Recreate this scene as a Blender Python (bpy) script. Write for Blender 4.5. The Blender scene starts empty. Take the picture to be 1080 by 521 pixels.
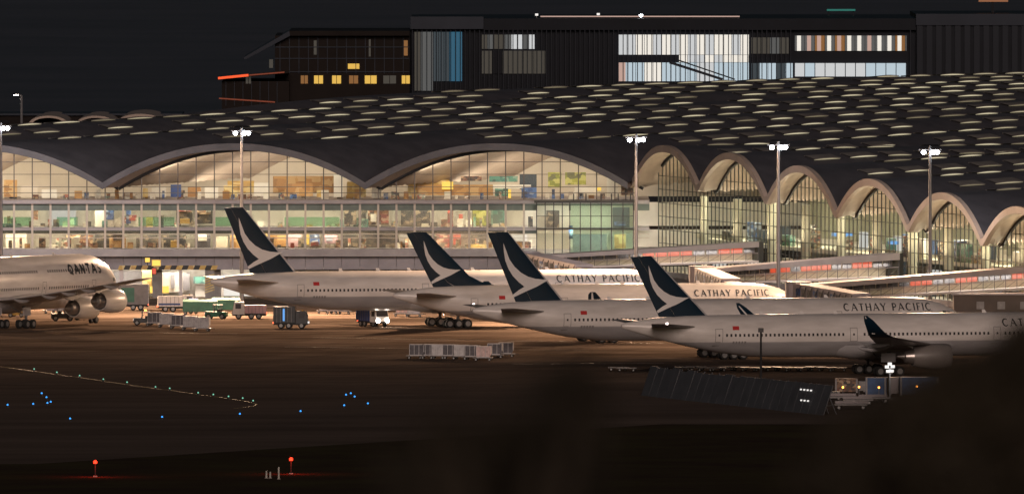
import bpy, math, random
from mathutils import Vector, Matrix
R = math.radians
rnd = random.Random(7)
scn = bpy.context.scene
col = scn.collection

# ------------------------------------------------------------------ camera
CAM_H, CAM_Y, FPX = 88.0, -2800.0, 19600.0      # height (m), distance, focal length in pixels of a 1080 px wide picture
PITCH = math.atan(CAM_H / 2800.0) - 104.5 / FPX
cam_data = bpy.data.cameras.new('camera')
cam_data.sensor_width = 36.0
cam_data.lens = FPX / 1080 * 36.0
cam_data.clip_start, cam_data.clip_end = 1.0, 60000.0
cam_data.dof.use_dof = True
cam_data.dof.focus_distance = 2780.0
cam_data.dof.aperture_fstop = 5.2
cam = bpy.data.objects.new('camera', cam_data)
cam.location = (0, CAM_Y, CAM_H)
cam.rotation_euler = (math.pi / 2 - PITCH, 0, 0)
col.objects.link(cam)
scn.camera = cam

# ------------------------------------------------------------------ world, added fill light, exposure
world = bpy.data.worlds.new('World'); scn.world = world
world.use_nodes = True
wn = world.node_tree
bg = wn.nodes['Background']
sky = wn.nodes.new('ShaderNodeTexSky')
sky.sky_type = 'NISHITA'; sky.sun_disc = False
SUN_EL, SUN_AZ = R(13), R(2)                     # weak low fill added behind the camera for the aircraft's near sides
sky.sun_elevation = SUN_EL; sky.sun_rotation = R(180) - SUN_AZ
wn.links.new(sky.outputs[0], bg.inputs[0])
bg.inputs[1].default_value = 0.0075
sd = bpy.data.lights.new('fill_sun', 'SUN'); sd.energy = 1.05; sd.angle = R(14); sd.color = (1.0, 0.77, 0.66)
fill_sun = bpy.data.objects.new('fill_sun', sd); col.objects.link(fill_sun)
_d = Vector((math.sin(SUN_AZ) * math.cos(SUN_EL), -math.cos(SUN_AZ) * math.cos(SUN_EL), math.sin(SUN_EL)))
fill_sun.rotation_euler = _d.to_track_quat('Z', 'Y').to_euler()
fill_sun.location = _d * 500
vs = scn.view_settings
vs.view_transform = 'Standard'; vs.look = 'None'; vs.exposure = 0.0; vs.gamma = 1.0; vs.use_curve_mapping = False
scn.cycles.use_denoising = True
scn.cycles.max_bounces = 6; scn.cycles.diffuse_bounces = 3; scn.cycles.glossy_bounces = 3
scn.cycles.transmission_bounces = 4; scn.cycles.transparent_max_bounces = 16
scn.cycles.sample_clamp_indirect = 4.0
scn.cycles.use_adaptive_sampling = True; scn.cycles.adaptive_threshold = 0.02

# ------------------------------------------------------------------ survey helpers (photo pixel -> place)
_cp, _sp = math.cos(PITCH), math.sin(PITCH)
def ray(u, v):
    a, b = (u - 540) / FPX, -(v - 260.5) / FPX
    return Vector((a, _cp + b * _sp, -_sp + b * _cp))
def at(u, v, Y):
    r = ray(u, v); t = (Y - CAM_Y) / r.y
    return Vector((r.x * t, Y, CAM_H + r.z * t))
def gnd(u, v):
    r = ray(u, v); t = -CAM_H / r.z
    return Vector((r.x * t, CAM_Y + r.y * t, 0))
def X(u, Y): return at(u, 260, Y).x
def Z(v, Y): return at(540, v, Y).z

# ------------------------------------------------------------------ materials
MATS = {}
def mat(name, c, rough=0.6, metal=0.0, var=0.0, scale=1.0, c2=None, bump=0.0, emit=None, es=0.0, stretch=(1, 1, 1), coord='Object', detail=5.0, spec=None):
    m = bpy.data.materials.new(name); m.use_nodes = True
    nt = m.node_tree; b = nt.nodes['Principled BSDF']
    b.inputs['Base Color'].default_value = (*c, 1); b.inputs['Roughness'].default_value = rough
    b.inputs['Metallic'].default_value = metal
    if spec is not None: b.inputs['Specular IOR Level'].default_value = spec
    if emit:
        b.inputs['Emission Color'].default_value = (*emit, 1); b.inputs['Emission Strength'].default_value = es
    if var or c2:
        tc = nt.nodes.new('ShaderNodeTexCoord'); mp = nt.nodes.new('ShaderNodeMapping')
        mp.inputs['Scale'].default_value = stretch
        n = nt.nodes.new('ShaderNodeTexNoise'); n.inputs['Scale'].default_value = scale; n.inputs['Detail'].default_value = detail
        n.inputs['Roughness'].default_value = 0.62
        rp = nt.nodes.new('ShaderNodeValToRGB')
        lo = c2 if c2 else tuple(x * (1 - var) for x in c)
        hi = c if c2 else tuple(min(1, x * (1 + var)) for x in c)
        rp.color_ramp.elements[0].position = 0.33; rp.color_ramp.elements[1].position = 0.67
        rp.color_ramp.elements[0].color = (*lo, 1); rp.color_ramp.elements[1].color = (*hi, 1)
        L = nt.links.new
        L(tc.outputs[coord], mp.inputs[0]); L(mp.outputs[0], n.inputs['Vector']); L(n.outputs['Fac'], rp.inputs[0]); L(rp.outputs[0], b.inputs['Base Color'])
        if bump:
            bp = nt.nodes.new('ShaderNodeBump'); bp.inputs['Strength'].default_value = bump; bp.inputs['Distance'].default_value = 0.05
            L(n.outputs['Fac'], bp.inputs['Height']); L(bp.outputs[0], b.inputs['Normal'])
    MATS[name] = m
    return m
def glow(name, c, s):
    return mat(name, (0.02, 0.02, 0.02), emit=c, es=s)
def glass_mat(name, tint, gloss=0.07):
    m = bpy.data.materials.new(name); m.use_nodes = True; nt = m.node_tree
    nt.nodes.remove(nt.nodes['Principled BSDF'])
    t = nt.nodes.new('ShaderNodeBsdfTransparent'); t.inputs[0].default_value = (*tint, 1)
    g = nt.nodes.new('ShaderNodeBsdfGlossy'); g.inputs['Roughness'].default_value = 0.08; g.inputs[0].default_value = (0.9, 0.95, 1, 1)
    mx = nt.nodes.new('ShaderNodeMixShader'); mx.inputs[0].default_value = gloss
    L = nt.links.new
    L(t.outputs[0], mx.inputs[1]); L(g.outputs[0], mx.inputs[2]); L(mx.outputs[0], nt.nodes['Material Output'].inputs[0])
    MATS[name] = m
    return m

# ------------------------------------------------------------------ mesh builder
class MB:
    def __init__(s): s.v = []; s.f = []; s.mi = []; s.k = 0
    def add(s, vs, fs):
        o = len(s.v); s.v += [tuple(p) for p in vs]
        for f in fs: s.f.append([i + o for i in f]); s.mi.append(s.k)
        return s
    def box(s, x0, x1, y0, y1, z0, z1):
        return s.add([(x0,y0,z0),(x1,y0,z0),(x1,y1,z0),(x0,y1,z0),(x0,y0,z1),(x1,y0,z1),(x1,y1,z1),(x0,y1,z1)],
                     [(0,3,2,1),(4,5,6,7),(0,1,5,4),(1,2,6,5),(2,3,7,6),(3,0,4,7)])
    def hexa(s, p):                     # 8 points: bottom ring, top ring
        return s.add(p, [(0,3,2,1),(4,5,6,7),(0,1,5,4),(1,2,6,5),(2,3,7,6),(3,0,4,7)])
    def quad(s, a, b, c, d): return s.add([a, b, c, d], [(0, 1, 2, 3)])
    def poly(s, pts): return s.add(pts, [tuple(range(len(pts)))])
    def beam(s, p, q, w, h=None, upv=(0, 0, 1)):
        p, q = Vector(p), Vector(q); d = (q - p).normalized(); u = Vector(upv)
        if abs(d.dot(u)) > 0.97: u = Vector((0, 1, 0))
        a = d.cross(u).normalized() * (w / 2); b = a.cross(d).normalized() * ((h or w) / 2)
        return s.hexa([p - a - b, q - a - b, q + a - b, p + a - b, p - a + b, q - a + b, q + a + b, p + a + b])
    def tube(s, pts, rad, n=8, cap=True):
        pts = [Vector(p) for p in pts]; rings = []
        rad = rad if isinstance(rad, (list, tuple)) else [rad] * len(pts)
        for i, p in enumerate(pts):
            d = (pts[min(i + 1, len(pts) - 1)] - pts[max(i - 1, 0)]).normalized()
            u = Vector((0, 0, 1)) if abs(d.z) < 0.95 else Vector((1, 0, 0))
            a = d.cross(u).normalized(); b = a.cross(d).normalized()
            rings.append([p + (a * math.cos(t) + b * math.sin(t)) * rad[i] for t in [2 * math.pi * j / n for j in range(n)]])
        return s.loft(rings, cap)
    def loft(s, rings, cap=True, close=True):
        n = len(rings[0]); vs = [p for r in rings for p in r]; fs = []
        for i in range(len(rings) - 1):
            for j in range(n if close else n - 1):
                k = (j + 1) % n
                fs.append((i * n + j, i * n + k, (i + 1) * n + k, (i + 1) * n + j))
        if cap:
            fs.append(tuple(range(n))[::-1]); fs.append(tuple((len(rings) - 1) * n + j for j in range(n)))
        return s.add(vs, fs)
    def mesh(s, name, mats, smooth=False):
        me = bpy.data.meshes.new(name); me.from_pydata(s.v, [], s.f)
        mats = mats if isinstance(mats, (list, tuple)) else [mats]
        for m in mats: me.materials.append(MATS[m])
        if len(mats) > 1: me.polygons.foreach_set('material_index', s.mi)
        if smooth:
            me.shade_smooth()
            try: me.set_sharp_from_angle(angle=R(35))
            except Exception: pass
        me.validate(); me.update()
        return me
    def build(s, name, mats, parent=None, smooth=False, world=False):
        return link(name, s.mesh(name, mats, smooth), parent, world=world)
def link(name, me, parent=None, loc=None, rotz=0, world=False, scale=None):
    o = bpy.data.objects.new(name, me); col.objects.link(o)
    if loc is not None: o.location = loc
    if rotz: o.rotation_euler = (0, 0, rotz)
    if scale: o.scale = scale
    if parent:
        o.parent = parent
        if world: o.matrix_parent_inverse = Matrix.Translation(-Vector(parent_base[parent.name]))
    return o
parent_base = {}
def tag(o, label, cat, group=None, kind=None):
    o['label'] = label; o['category'] = cat
    if group: o['group'] = group
    if kind: o['kind'] = kind
    return o
def thing(name, label, cat, loc=(0, 0, 0), rotz=0, group=None):
    o = bpy.data.objects.new(name, None); col.objects.link(o)
    o.location = loc; o.rotation_euler = (0, 0, rotz); o.empty_display_size = 0.5
    parent_base[o.name] = tuple(loc)
    return tag(o, label, cat, group)
def copy_tree(o, parent=None):
    c = o.copy(); col.objects.link(c)
    if parent: c.parent = parent
    for ch in list(o.children): copy_tree(ch, c)
    return c
def struct(o): o['kind'] = 'structure'; return o
ORD = ['first', 'second', 'third', 'fourth', 'fifth', 'sixth', 'seventh', 'eighth', 'ninth', 'tenth', 'eleventh', 'twelfth', 'thirteenth', 'fourteenth', 'fifteenth', 'sixteenth']

# ------------------------------------------------------------------ palette
mat('sea', (0.062, 0.054, 0.066), 0.5, var=0.3, scale=0.01)
mat('grass', (0.070, 0.062, 0.034), 0.95, c2=(0.05, 0.036, 0.030), scale=0.05, bump=0.3, spec=0.0)
mat('hill', (0.05, 0.05, 0.02), 0.95, c2=(0.03, 0.03, 0.015), scale=0.2)
mat('paint_white', (0.7, 0.68, 0.62), 0.6, c2=(0.4, 0.38, 0.34), scale=2.0)
mat('paint_yellow', (0.6, 0.42, 0.08), 0.6, c2=(0.35, 0.25, 0.06), scale=2.0)
mat('roof', (0.10, 0.095, 0.105), 0.6, c2=(0.065, 0.062, 0.07), scale=0.25)
mat('hood', (0.22, 0.20, 0.18), 0.6, var=0.2, scale=0.3)
mat('soffit', (0.44, 0.34, 0.27), 0.6, var=0.12, scale=0.3)
mat('rim', (0.42, 0.33, 0.27), 0.5, var=0.1, scale=0.4)
mat('black_steel', (0.02, 0.02, 0.022), 0.5)
mat('mullion', (0.10, 0.085, 0.07), 0.5, metal=0.3)
mat('mullion_dark', (0.045, 0.045, 0.04), 0.5, metal=0.3)
mat('mullion_light', (0.55, 0.47, 0.38), 0.5)
mat('slab', (0.38, 0.34, 0.33), 0.7, var=0.15, scale=0.3)
mat('panel_grey', (0.26, 0.23, 0.24), 0.5, var=0.18, scale=0.2)
mat('wall_beige', (0.62, 0.54, 0.44), 0.8, var=0.08, scale=0.12)
mat('wall_olive', (0.46, 0.44, 0.32), 0.8, c2=(0.30, 0.30, 0.22), scale=0.12)
mat('wall_white', (0.74, 0.70, 0.62), 0.7, var=0.08, scale=0.2)
mat('floor_stone', (0.45, 0.40, 0.33), 0.4, var=0.1, scale=0.5)
mat('amber', (0.58, 0.30, 0.09), 0.6, var=0.25, scale=0.6)
mat('gold', (0.75, 0.50, 0.10), 0.6, var=0.25, scale=0.6)
mat('dark_shop', (0.03, 0.03, 0.03), 0.5, var=0.5, scale=0.8)
mat('red_shop', (0.45, 0.06, 0.05), 0.6, var=0.3, scale=0.6)
mat('blue_shop', (0.06, 0.18, 0.48), 0.5, var=0.3, scale=0.6)
mat('teal_shop', (0.07, 0.30, 0.24), 0.5, var=0.3, scale=0.6)
mat('olive_shop', (0.30, 0.30, 0.04), 0.6, var=0.35, scale=0.8)
mat('brown_shop', (0.22, 0.12, 0.07), 0.6, var=0.4, scale=1.0)
mat('column', (0.42, 0.40, 0.31), 0.5, var=0.06, scale=0.5)
mat('concrete', (0.30, 0.27, 0.25), 0.85, var=0.18, scale=0.5)
mat('steel', (0.42, 0.41, 0.42), 0.45, metal=0.4, var=0.1, scale=0.6)
mat('mast', (0.20, 0.20, 0.21), 0.45, metal=0.2)
mat('bridge_white', (0.62, 0.55, 0.52), 0.5, var=0.08, scale=0.3)
mat('bridge_roof', (0.34, 0.30, 0.29), 0.6, var=0.12, scale=0.3)
mat('bridge_cream', (0.68, 0.63, 0.52), 0.5, var=0.1, scale=0.5)
mat('bridge_grey', (0.36, 0.32, 0.33), 0.5, var=0.12, scale=0.4)
mat('tyre', (0.018, 0.018, 0.018), 0.8)
mat('hub', (0.26, 0.26, 0.26), 0.4, metal=0.3)
mat('rubber_dark', (0.03, 0.03, 0.03), 0.7)
mat('ac_white', (0.78, 0.75, 0.73), 0.32, var=0.035, scale=0.35)
mat('ac_grey', (0.42, 0.41, 0.42), 0.4, var=0.06, scale=0.5)
mat('ac_dark', (0.09, 0.085, 0.085), 0.5, var=0.2, scale=0.5)
mat('ac_shade', (0.20, 0.18, 0.17), 0.4, var=0.1, scale=0.5)  # darkened skin: shade put into the colour of tailplanes and nearest engines
mat('ac_green', (0.004, 0.019, 0.037), 0.3, var=0.1, scale=0.5)
mat('ac_letter', (0.03, 0.035, 0.04), 0.5)
mat('ac_red', (0.5, 0.03, 0.03), 0.4)
mat('ac_window', (0.02, 0.02, 0.025), 0.3)
mat('ac_seam', (0.24, 0.23, 0.23), 0.6)
mat('ac_metal', (0.45, 0.42, 0.40), 0.35, metal=0.8)
mat('uld', (0.36, 0.35, 0.36), 0.45, metal=0.3, var=0.25, scale=1.2)
mat('uld_pink', (0.62, 0.46, 0.44), 0.6, var=0.3, scale=2.0)
mat('uld_dark', (0.10, 0.095, 0.11), 0.6, var=0.3, scale=1.2)
mat('veh_dark', (0.035, 0.04, 0.045), 0.5, var=0.2, scale=1)
mat('veh_white', (0.72, 0.70, 0.68), 0.4, var=0.05, scale=1)
mat('veh_green', (0.02, 0.14, 0.09), 0.45, var=0.2, scale=1)
mat('veh_blue', (0.02, 0.06, 0.22), 0.5, var=0.2, scale=1)
mat('veh_yellow', (0.55, 0.33, 0.05), 0.5, var=0.2, scale=1)
mat('veh_pink', (0.55, 0.35, 0.38), 0.5, var=0.2, scale=1)
mat('veh_grey', (0.20, 0.19, 0.19), 0.5, var=0.2, scale=1)
mat('tarp_blue', (0.02, 0.065, 0.17), 0.6, var=0.25, scale=1)
mat('stripe_black', (0.02, 0.02, 0.02), 0.6)
mat('blast', (0.085, 0.088, 0.10), 0.6, var=0.18, scale=0.4)
mat('block_brown', (0.085, 0.065, 0.055), 0.7, var=0.15, scale=0.3)
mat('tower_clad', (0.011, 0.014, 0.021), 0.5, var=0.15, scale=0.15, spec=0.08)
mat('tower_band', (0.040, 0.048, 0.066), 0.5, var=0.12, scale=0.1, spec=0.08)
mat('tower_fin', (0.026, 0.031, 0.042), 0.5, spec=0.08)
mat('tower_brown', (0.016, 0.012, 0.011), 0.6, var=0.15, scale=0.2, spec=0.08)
mat('bark', (0.04, 0.03, 0.02), 0.9)
mat('leaf', (0.022, 0.016, 0.008), 0.8, var=0.4, scale=0.8)
def goods(name, stops, scale):
    m = bpy.data.materials.new(name); m.use_nodes = True; nt = m.node_tree; b = nt.nodes['Principled BSDF']; L = nt.links.new
    tc = nt.nodes.new('ShaderNodeTexCoord'); mp = nt.nodes.new('ShaderNodeMapping'); mp.inputs['Scale'].default_value = (1.0, .2, 1.35)
    v = nt.nodes.new('ShaderNodeTexVoronoi'); v.distance = 'CHEBYCHEV'; v.inputs['Scale'].default_value = scale
    rp = nt.nodes.new('ShaderNodeValToRGB'); rp.color_ramp.interpolation = 'CONSTANT'
    sp = nt.nodes.new('ShaderNodeSeparateColor')
    for i in range(len(stops) - 2): rp.color_ramp.elements.new(.5)
    for i, c in enumerate(stops): rp.color_ramp.elements[i].position = i / len(stops); rp.color_ramp.elements[i].color = (*c, 1)
    L(tc.outputs['Object'], mp.inputs[0]); L(mp.outputs[0], v.inputs['Vector']); L(v.outputs['Color'], sp.inputs[0]); L(sp.outputs[0], rp.inputs[0]); L(rp.outputs[0], b.inputs['Base Color'])
    b.inputs['Roughness'].default_value = .6; MATS[name] = m
goods('dark_shop', [(.03, .03, .03), (.05, .045, .04), (.02, .02, .025), (.10, .08, .06), (.03, .03, .03), (.22, .17, .12)], 1.4)
goods('brown_shop', [(.22, .12, .07), (.10, .06, .04), (.40, .28, .18), (.16, .06, .04), (.05, .04, .04)], 2.0)
goods('red_shop', [(.35, .07, .05), (.20, .05, .05), (.45, .30, .22), (.10, .05, .04)], 1.6)
goods('amber', [(.50, .28, .10), (.42, .22, .08), (.56, .36, .16), (.34, .18, .07)], .7)
goods('gold', [(.66, .46, .14), (.56, .36, .10), (.70, .55, .26), (.48, .30, .10)], .8)
goods('olive_shop', [(.30, .30, .05), (.20, .22, .04), (.42, .40, .12), (.12, .12, .05)], 1.0)
goods('teal_shop', [(.10, .26, .20), (.07, .20, .17), (.22, .34, .27), (.05, .10, .09)], 1.2)
goods('blue_shop', [(.08, .16, .36), (.05, .10, .25), (.30, .36, .45), (.05, .07, .12)], 1.4)
goods('goods_mixed', [(.62, .55, .44), (.15, .11, .08), (.45, .30, .16), (.70, .66, .58), (.10, .10, .11), (.36, .14, .10), (.25, .30, .24)], 2.2)
goods('goods_pale', [(.70, .64, .54), (.60, .54, .46), (.74, .70, .62), (.42, .36, .30), (.66, .62, .50)], 1.1)
mat('spandrel', (0.035, 0.055, 0.045), 0.4, var=0.3, scale=0.5)
mat('bulkhead', (0.13, 0.16, 0.135), 0.6, var=0.2, scale=0.4)
glass_mat('glass', (0.93, 0.92, 0.86))
glass_mat('glass_green', (0.62, 0.85, 0.72), 0.08)
glass_mat('glass_tint', (0.74, 0.86, 0.78), 0.08)
glow('lamp_white', (0.90, 0.95, 1.0), 60)
glow('sky_slot', (1.0, 0.90, 0.66), 0.85)
glow('downlight', (1.0, 0.9, 0.7), 2.6)
glow('lit_cream', (1.0, 0.94, 0.84), 0.85)
glow('lit_cold', (0.74, 0.90, 1.0), 0.62)
glow('lit_pale', (0.92, 0.94, 0.95), 0.62)
glow('lit_dim', (0.75, 0.8, 0.8), 0.10)
glow('lit_dim2', (0.8, 0.75, 0.6), 0.05)
glow('lit_pink', (1.0, 0.66, 0.55), 0.5)
glow('lit_yellow', (1.0, 0.60, 0.10), 0.75)
glow('lit_amber', (1.0, 0.42, 0.10), 0.22)
glow('lit_blue', (0.05, 0.42, 0.72), 0.20)
glow('lit_bluegrey', (0.22, 0.36, 0.44), 0.11)
glow('lit_teal', (0.0, 0.5, 0.4), 0.25)
glow('neon_orange', (1.0, 0.10, 0.02), 1.1)
glow('neon_dim', (1.0, 0.16, 0.05), 0.16)
glow('sign_yellow', (1.0, 0.62, 0.10), 1.3)
glow('sign_blue', (0.15, 0.45, 1.0), 0.9)
glow('sign_red', (1.0, 0.12, 0.05), 0.75)
glow('sign_white', (1.0, 0.95, 0.9), 1.0)
glow('head_lamp', (1.0, 0.86, 0.72), 40)
glow('tail_lamp', (1.0, 0.12, 0.04), 6)
glow('beacon_orange', (1.0, 0.35, 0.05), 8)
glow('red_light', (1.0, 0.035, 0.012), 2.6)
glow('blue_light', (0.04, 0.34, 1.0), 1.8)
glow('green_light', (0.35, 1.0, 0.7), 0.8)
glow('nav_white', (1.0, 0.8, 0.75), 3)
glow('nav_cyan', (0.2, 0.9, 1.0), 10)

def apron_material():
    m = bpy.data.materials.new('apron'); m.use_nodes = True; nt = m.node_tree; b = nt.nodes['Principled BSDF']; L = nt.links.new
    tc = nt.nodes.new('ShaderNodeTexCoord')
    def noise(scale, stretch, det=6):
        mp = nt.nodes.new('ShaderNodeMapping'); mp.inputs['Scale'].default_value = stretch
        n = nt.nodes.new('ShaderNodeTexNoise'); n.inputs['Scale'].default_value = scale; n.inputs['Detail'].default_value = det; n.inputs['Roughness'].default_value = 0.65
        L(tc.outputs['Object'], mp.inputs[0]); L(mp.outputs[0], n.inputs['Vector']); return n
    def ramp(n, p0, p1, c0, c1):
        r = nt.nodes.new('ShaderNodeValToRGB'); e = r.color_ramp.elements
        e[0].position, e[1].position = p0, p1; e[0].color, e[1].color = (*c0, 1), (*c1, 1)
        L(n.outputs['Fac'], r.inputs[0]); return r
    def mul(a, b2, f=1.0):
        x = nt.nodes.new('ShaderNodeMix'); x.data_type = 'RGBA'; x.blend_type = 'MULTIPLY'; x.inputs[0].default_value = f
        L(a, x.inputs[6]); L(b2, x.inputs[7]); return x.outputs[2]
    base = ramp(noise(0.012, (1, 1, 1)), 0.3, 0.7, (0.18, 0.135, 0.108), (0.29, 0.225, 0.18))
    st = ramp(noise(0.05, (0.35, 1.3, 1)), 0.36, 0.60, (0.56, 0.54, 0.52), (1, 1, 1))
    tr = ramp(noise(0.09, (0.12, 1.6, 1), 3), 0.34, 0.50, (0.58, 0.56, 0.54), (1, 1, 1))
    c = mul(mul(base.outputs[0], st.outputs[0]), tr.outputs[0], 0.8)
    br_ = nt.nodes.new('ShaderNodeTexBrick'); br_.offset = 0.0; br_.inputs['Scale'].default_value = 1.0
    br_.inputs['Brick Width'].default_value = 7.5; br_.inputs['Row Height'].default_value = 7.5; br_.inputs['Mortar Size'].default_value = 0.12
    br_.inputs['Color1'].default_value = (1, 1, 1, 1); br_.inputs['Color2'].default_value = (.78, .77, .76, 1); br_.inputs['Mortar'].default_value = (.42, .4, .38, 1)
    mpb = nt.nodes.new('ShaderNodeMapping'); mpb.inputs['Rotation'].default_value = (0, 0, R(15.5)); L(tc.outputs['Object'], mpb.inputs[0]); L(mpb.outputs[0], br_.inputs['Vector'])
    c = mul(c, br_.outputs['Color'], 0.85)
    # concrete blends raggedly into darker asphalt, with floodlight falloff painted into the colour
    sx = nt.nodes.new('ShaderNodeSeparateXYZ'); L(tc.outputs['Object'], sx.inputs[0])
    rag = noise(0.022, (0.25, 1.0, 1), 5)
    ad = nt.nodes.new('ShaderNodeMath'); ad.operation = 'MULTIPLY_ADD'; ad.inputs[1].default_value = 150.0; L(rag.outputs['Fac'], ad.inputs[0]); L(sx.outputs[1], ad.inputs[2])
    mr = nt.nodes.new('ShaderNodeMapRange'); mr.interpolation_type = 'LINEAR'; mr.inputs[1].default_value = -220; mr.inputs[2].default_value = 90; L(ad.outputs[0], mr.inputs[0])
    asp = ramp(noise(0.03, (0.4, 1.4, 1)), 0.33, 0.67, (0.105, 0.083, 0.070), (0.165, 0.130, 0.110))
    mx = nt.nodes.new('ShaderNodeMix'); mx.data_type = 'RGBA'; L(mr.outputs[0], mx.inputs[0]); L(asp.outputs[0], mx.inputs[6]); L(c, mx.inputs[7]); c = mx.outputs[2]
    L(c, b.inputs['Base Color'])
    sl = nt.nodes.new('ShaderNodeMath'); sl.operation = 'MULTIPLY'; sl.inputs[1].default_value = 0.011; L(mr.outputs[0], sl.inputs[0])
    rr = ramp(noise(0.03, (0.5, 1.5, 1)), 0.3, 0.7, (0.62,) * 3, (0.85,) * 3)
    L(rr.outputs[0], b.inputs['Roughness'])
    b.inputs['Specular IOR Level'].default_value = 0.0
    MATS['apron'] = m
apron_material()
mat('asphalt', (0.165, 0.130, 0.110), 0.85, c2=(0.105, 0.083, 0.070), scale=0.03, stretch=(0.4, 1.4, 1), spec=0.0)

# ================================================================== GROUND
def sheet(name, pts, z, m):
    o = MB().poly([(x, y, z) for x, y in pts]).build(name, m); return struct(o)
sheet('ground', [(-30000, -2790), (30000, -2790), (30000, 40000), (-30000, 40000)], -0.02, 'sea')
sheet('airfield', [(-1500, -1300), (1500, -1300), (1500, 1100), (-1500, 1100)], 0.0, 'grass')
sheet('taxiway', [(-900, -520), (-60, -470), (20, -330), (900, -330), (900, -120), (-900, -120)], 0.012, 'asphalt')
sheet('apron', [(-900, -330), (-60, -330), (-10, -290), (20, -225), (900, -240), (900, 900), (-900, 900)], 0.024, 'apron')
# the hillside on which the photographer stands
hm = MB(); prof = [(-60, 86), (0, 86.2), (25, 83), (60, 77), (120, 66), (260, 44), (480, 16), (760, -1)]
hw = [-420, -180, -60, 0, 60, 180, 420]
rows = []
for d, z in prof:
    rows.append([(x * (0.55 + d / 900), CAM_Y + d, max(-1.0, z - (x / 420) ** 2 * 30)) for x in hw])
hm.loft(rows, cap=False, close=False)
struct(hm.build('hillside', 'hill', smooth=True))

# ================================================================== TERMINAL
YE, YG = 246.8, 250.0                         # roof edge, glass line of the long facade
XC = X(108, YE); SP = X(385, YE) - XC        # first valley, vault span along x
XK = X(668, YE)                              # re-entrant corner of the two facades
DX, DY = 10.5, 40.0                          # one vault along the oblique facade
KY = DY / (1 - DX / SP)
RISE = 6.4
def base_z(Y):
    if Y >= 204:
        q = Y - YE
        return 18.95 + (0.035 * q - 0.00005 * q * q if q > 0 else -0.004 * q)
    return 19.12 - 0.030 * (204 - Y)
def roof_z(x, Y):
    f = ((x - XC) / SP - (Y - YE) / KY) % 1.0
    d = abs(f - 0.5) * 2
    return base_z(Y) + RISE * (1 - d ** 2.12)
def front_y(x): return YE if x <= XK else YE - (x - XK) * DY / DX
def rear_y(x): return 335 + (x + 84) * (285 / 178.0)
XL, XR = -112.0, 100.0
term = thing('terminal_building', 'long airport terminal with wave-shaped dark vaulted roof and brightly lit glass facade', 'terminal', (0, YG, 0))
def T(mb, name, m, smooth=False, parent=None):
    o = mb.build(name, m, None, smooth)
    p = parent or term
    o.parent = p
    if p is term: o.matrix_parent_inverse = Matrix.Translation((0, -YG, 0))
    return o
# roof shell: top sheet, soffit and edge
NX, NY = 530, 110
xs = [XL + (XR - XL) * i / NX for i in range(NX + 1)]
def roof_pt(i, j, dz):
    x = xs[i]; t = j / NY; t = t ** 1.25
    y = front_y(x) + (rear_y(x) - front_y(x)) * t
    return (x, y, roof_z(x, y) + dz)
rm = MB()
grid = [[roof_pt(i, j, 0) for i in range(NX + 1)] for j in range(NY + 1)]
rm.loft(grid, cap=False, close=False)
roof = T(rm, 'roof', 'roof', True)
sm = MB()
sm.loft([[roof_pt(i, j, -0.9) for i in range(NX + 1)] for j in range(NY + 1)], cap=False, close=False)
T(sm, 'roof_soffit', 'soffit', True)
# arch rims, one for each vault on the edge
def edge_pts(s0, s1, left):
    pts = []
    n = 28
    for i in range(n + 1):
        s = s0 + (s1 - s0) * i / n
        if left: x = XC + s * SP; y = YE
        else: x = XK + (s - 2) * DX; y = YE - (s - 2) * DY
        pts.append(Vector((x, y, roof_z(x, y + 1e-3))))
    return pts
def rim(pts, out, name, m):
    mb = MB(); rings = []
    for p in pts:
        o = Vector(out)
        rings.append([p + o * 0.25 + Vector((0, 0, 0.12)), p + o * 0.25 + Vector((0, 0, -1.0)), p - o * 0.5 + Vector((0, 0, -1.05)), p - o * 0.5 + Vector((0, 0, 0.16))])
    mb.loft(rings); return T(mb, name, m)
NR = Vector((-DY, -DX, 0)).normalized()        # outward normal of the oblique facade
E = 1e-4
for k in (-1, 0, 1): rim(edge_pts(k + E, k + 1 - E, True), (0, -1, 0), 'arch_rim', 'black_steel' if False else 'roof')
for k in range(2, 9): rim(edge_pts(k + E, k + 1 - E, False), NR, 'arch_rim', 'rim')
# skylights: raised eyelid slots along each vault
AX = Vector((SP, KY, 0)).normalized(); NV = Vector((AX.y, -AX.x, 0))
slots = []; sk = random.Random(21)
for k in range(-14, 12):
    for row in (0, 1):
        s = k + 0.5 + 0.01
        n0 = -40
        for q in range(-30, 60):
            x = q * 6.0 + (3.0 if (row + k * 0) % 2 else 0) + k * 1.7
            y = YE + ((x - XC) / SP - s) * KY
            if row: y -= KY * (0.20 - 0.09 * min(1, max(0, (y - 200) / 380)))
            if sk.random() < 0.06: continue
            if not (XL + 4 < x < XR - 4): continue
            if y < front_y(x) + (17 if row == 0 else 40) or y > rear_y(x) - 3: continue
            if x > XK and y < front_y(x) + 40: continue
            u = 540 + x / ((y - CAM_Y) / FPX)
            if -25 < u < 1105: slots.append((x, y))
slots.sort(key=lambda p: p[1])
def slot_geo(mb_l, mb_h, x, y, jit):
    n = 8; L = 6.9 * jit; low = []; up = []; bk = []
    for i in range(n + 1):
        a = (i / n - 0.5) * L
        p = Vector((x, y, 0)) + AX * a
        h = 0.03 + 0.16 * (1 - (2 * i / n - 1) ** 2)
        f = p + NV * 0.9
        low.append(Vector((f.x, f.y, roof_z(f.x, f.y) + 0.05)))
        up.append(Vector((f.x, f.y, roof_z(f.x, f.y) + 0.05 + h)))
        g = p - NV * 1.2
        bk.append(Vector((g.x, g.y, roof_z(g.x, g.y) - 0.03)))
    mb_l.loft([low, up], cap=False, close=False)
    mb_h.loft([[q + NV * 0.12 + Vector((0, 0, 0.02)) for q in up], [q + NV * 0.12 + Vector((0, 0, 0.16)) for q in up], [q + Vector((0, 0, 0.16)) for q in bk], bk], cap=False, close=False)
big = sorted(slots, key=lambda p: p[1])[:300]; rest = slots[300:]
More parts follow.
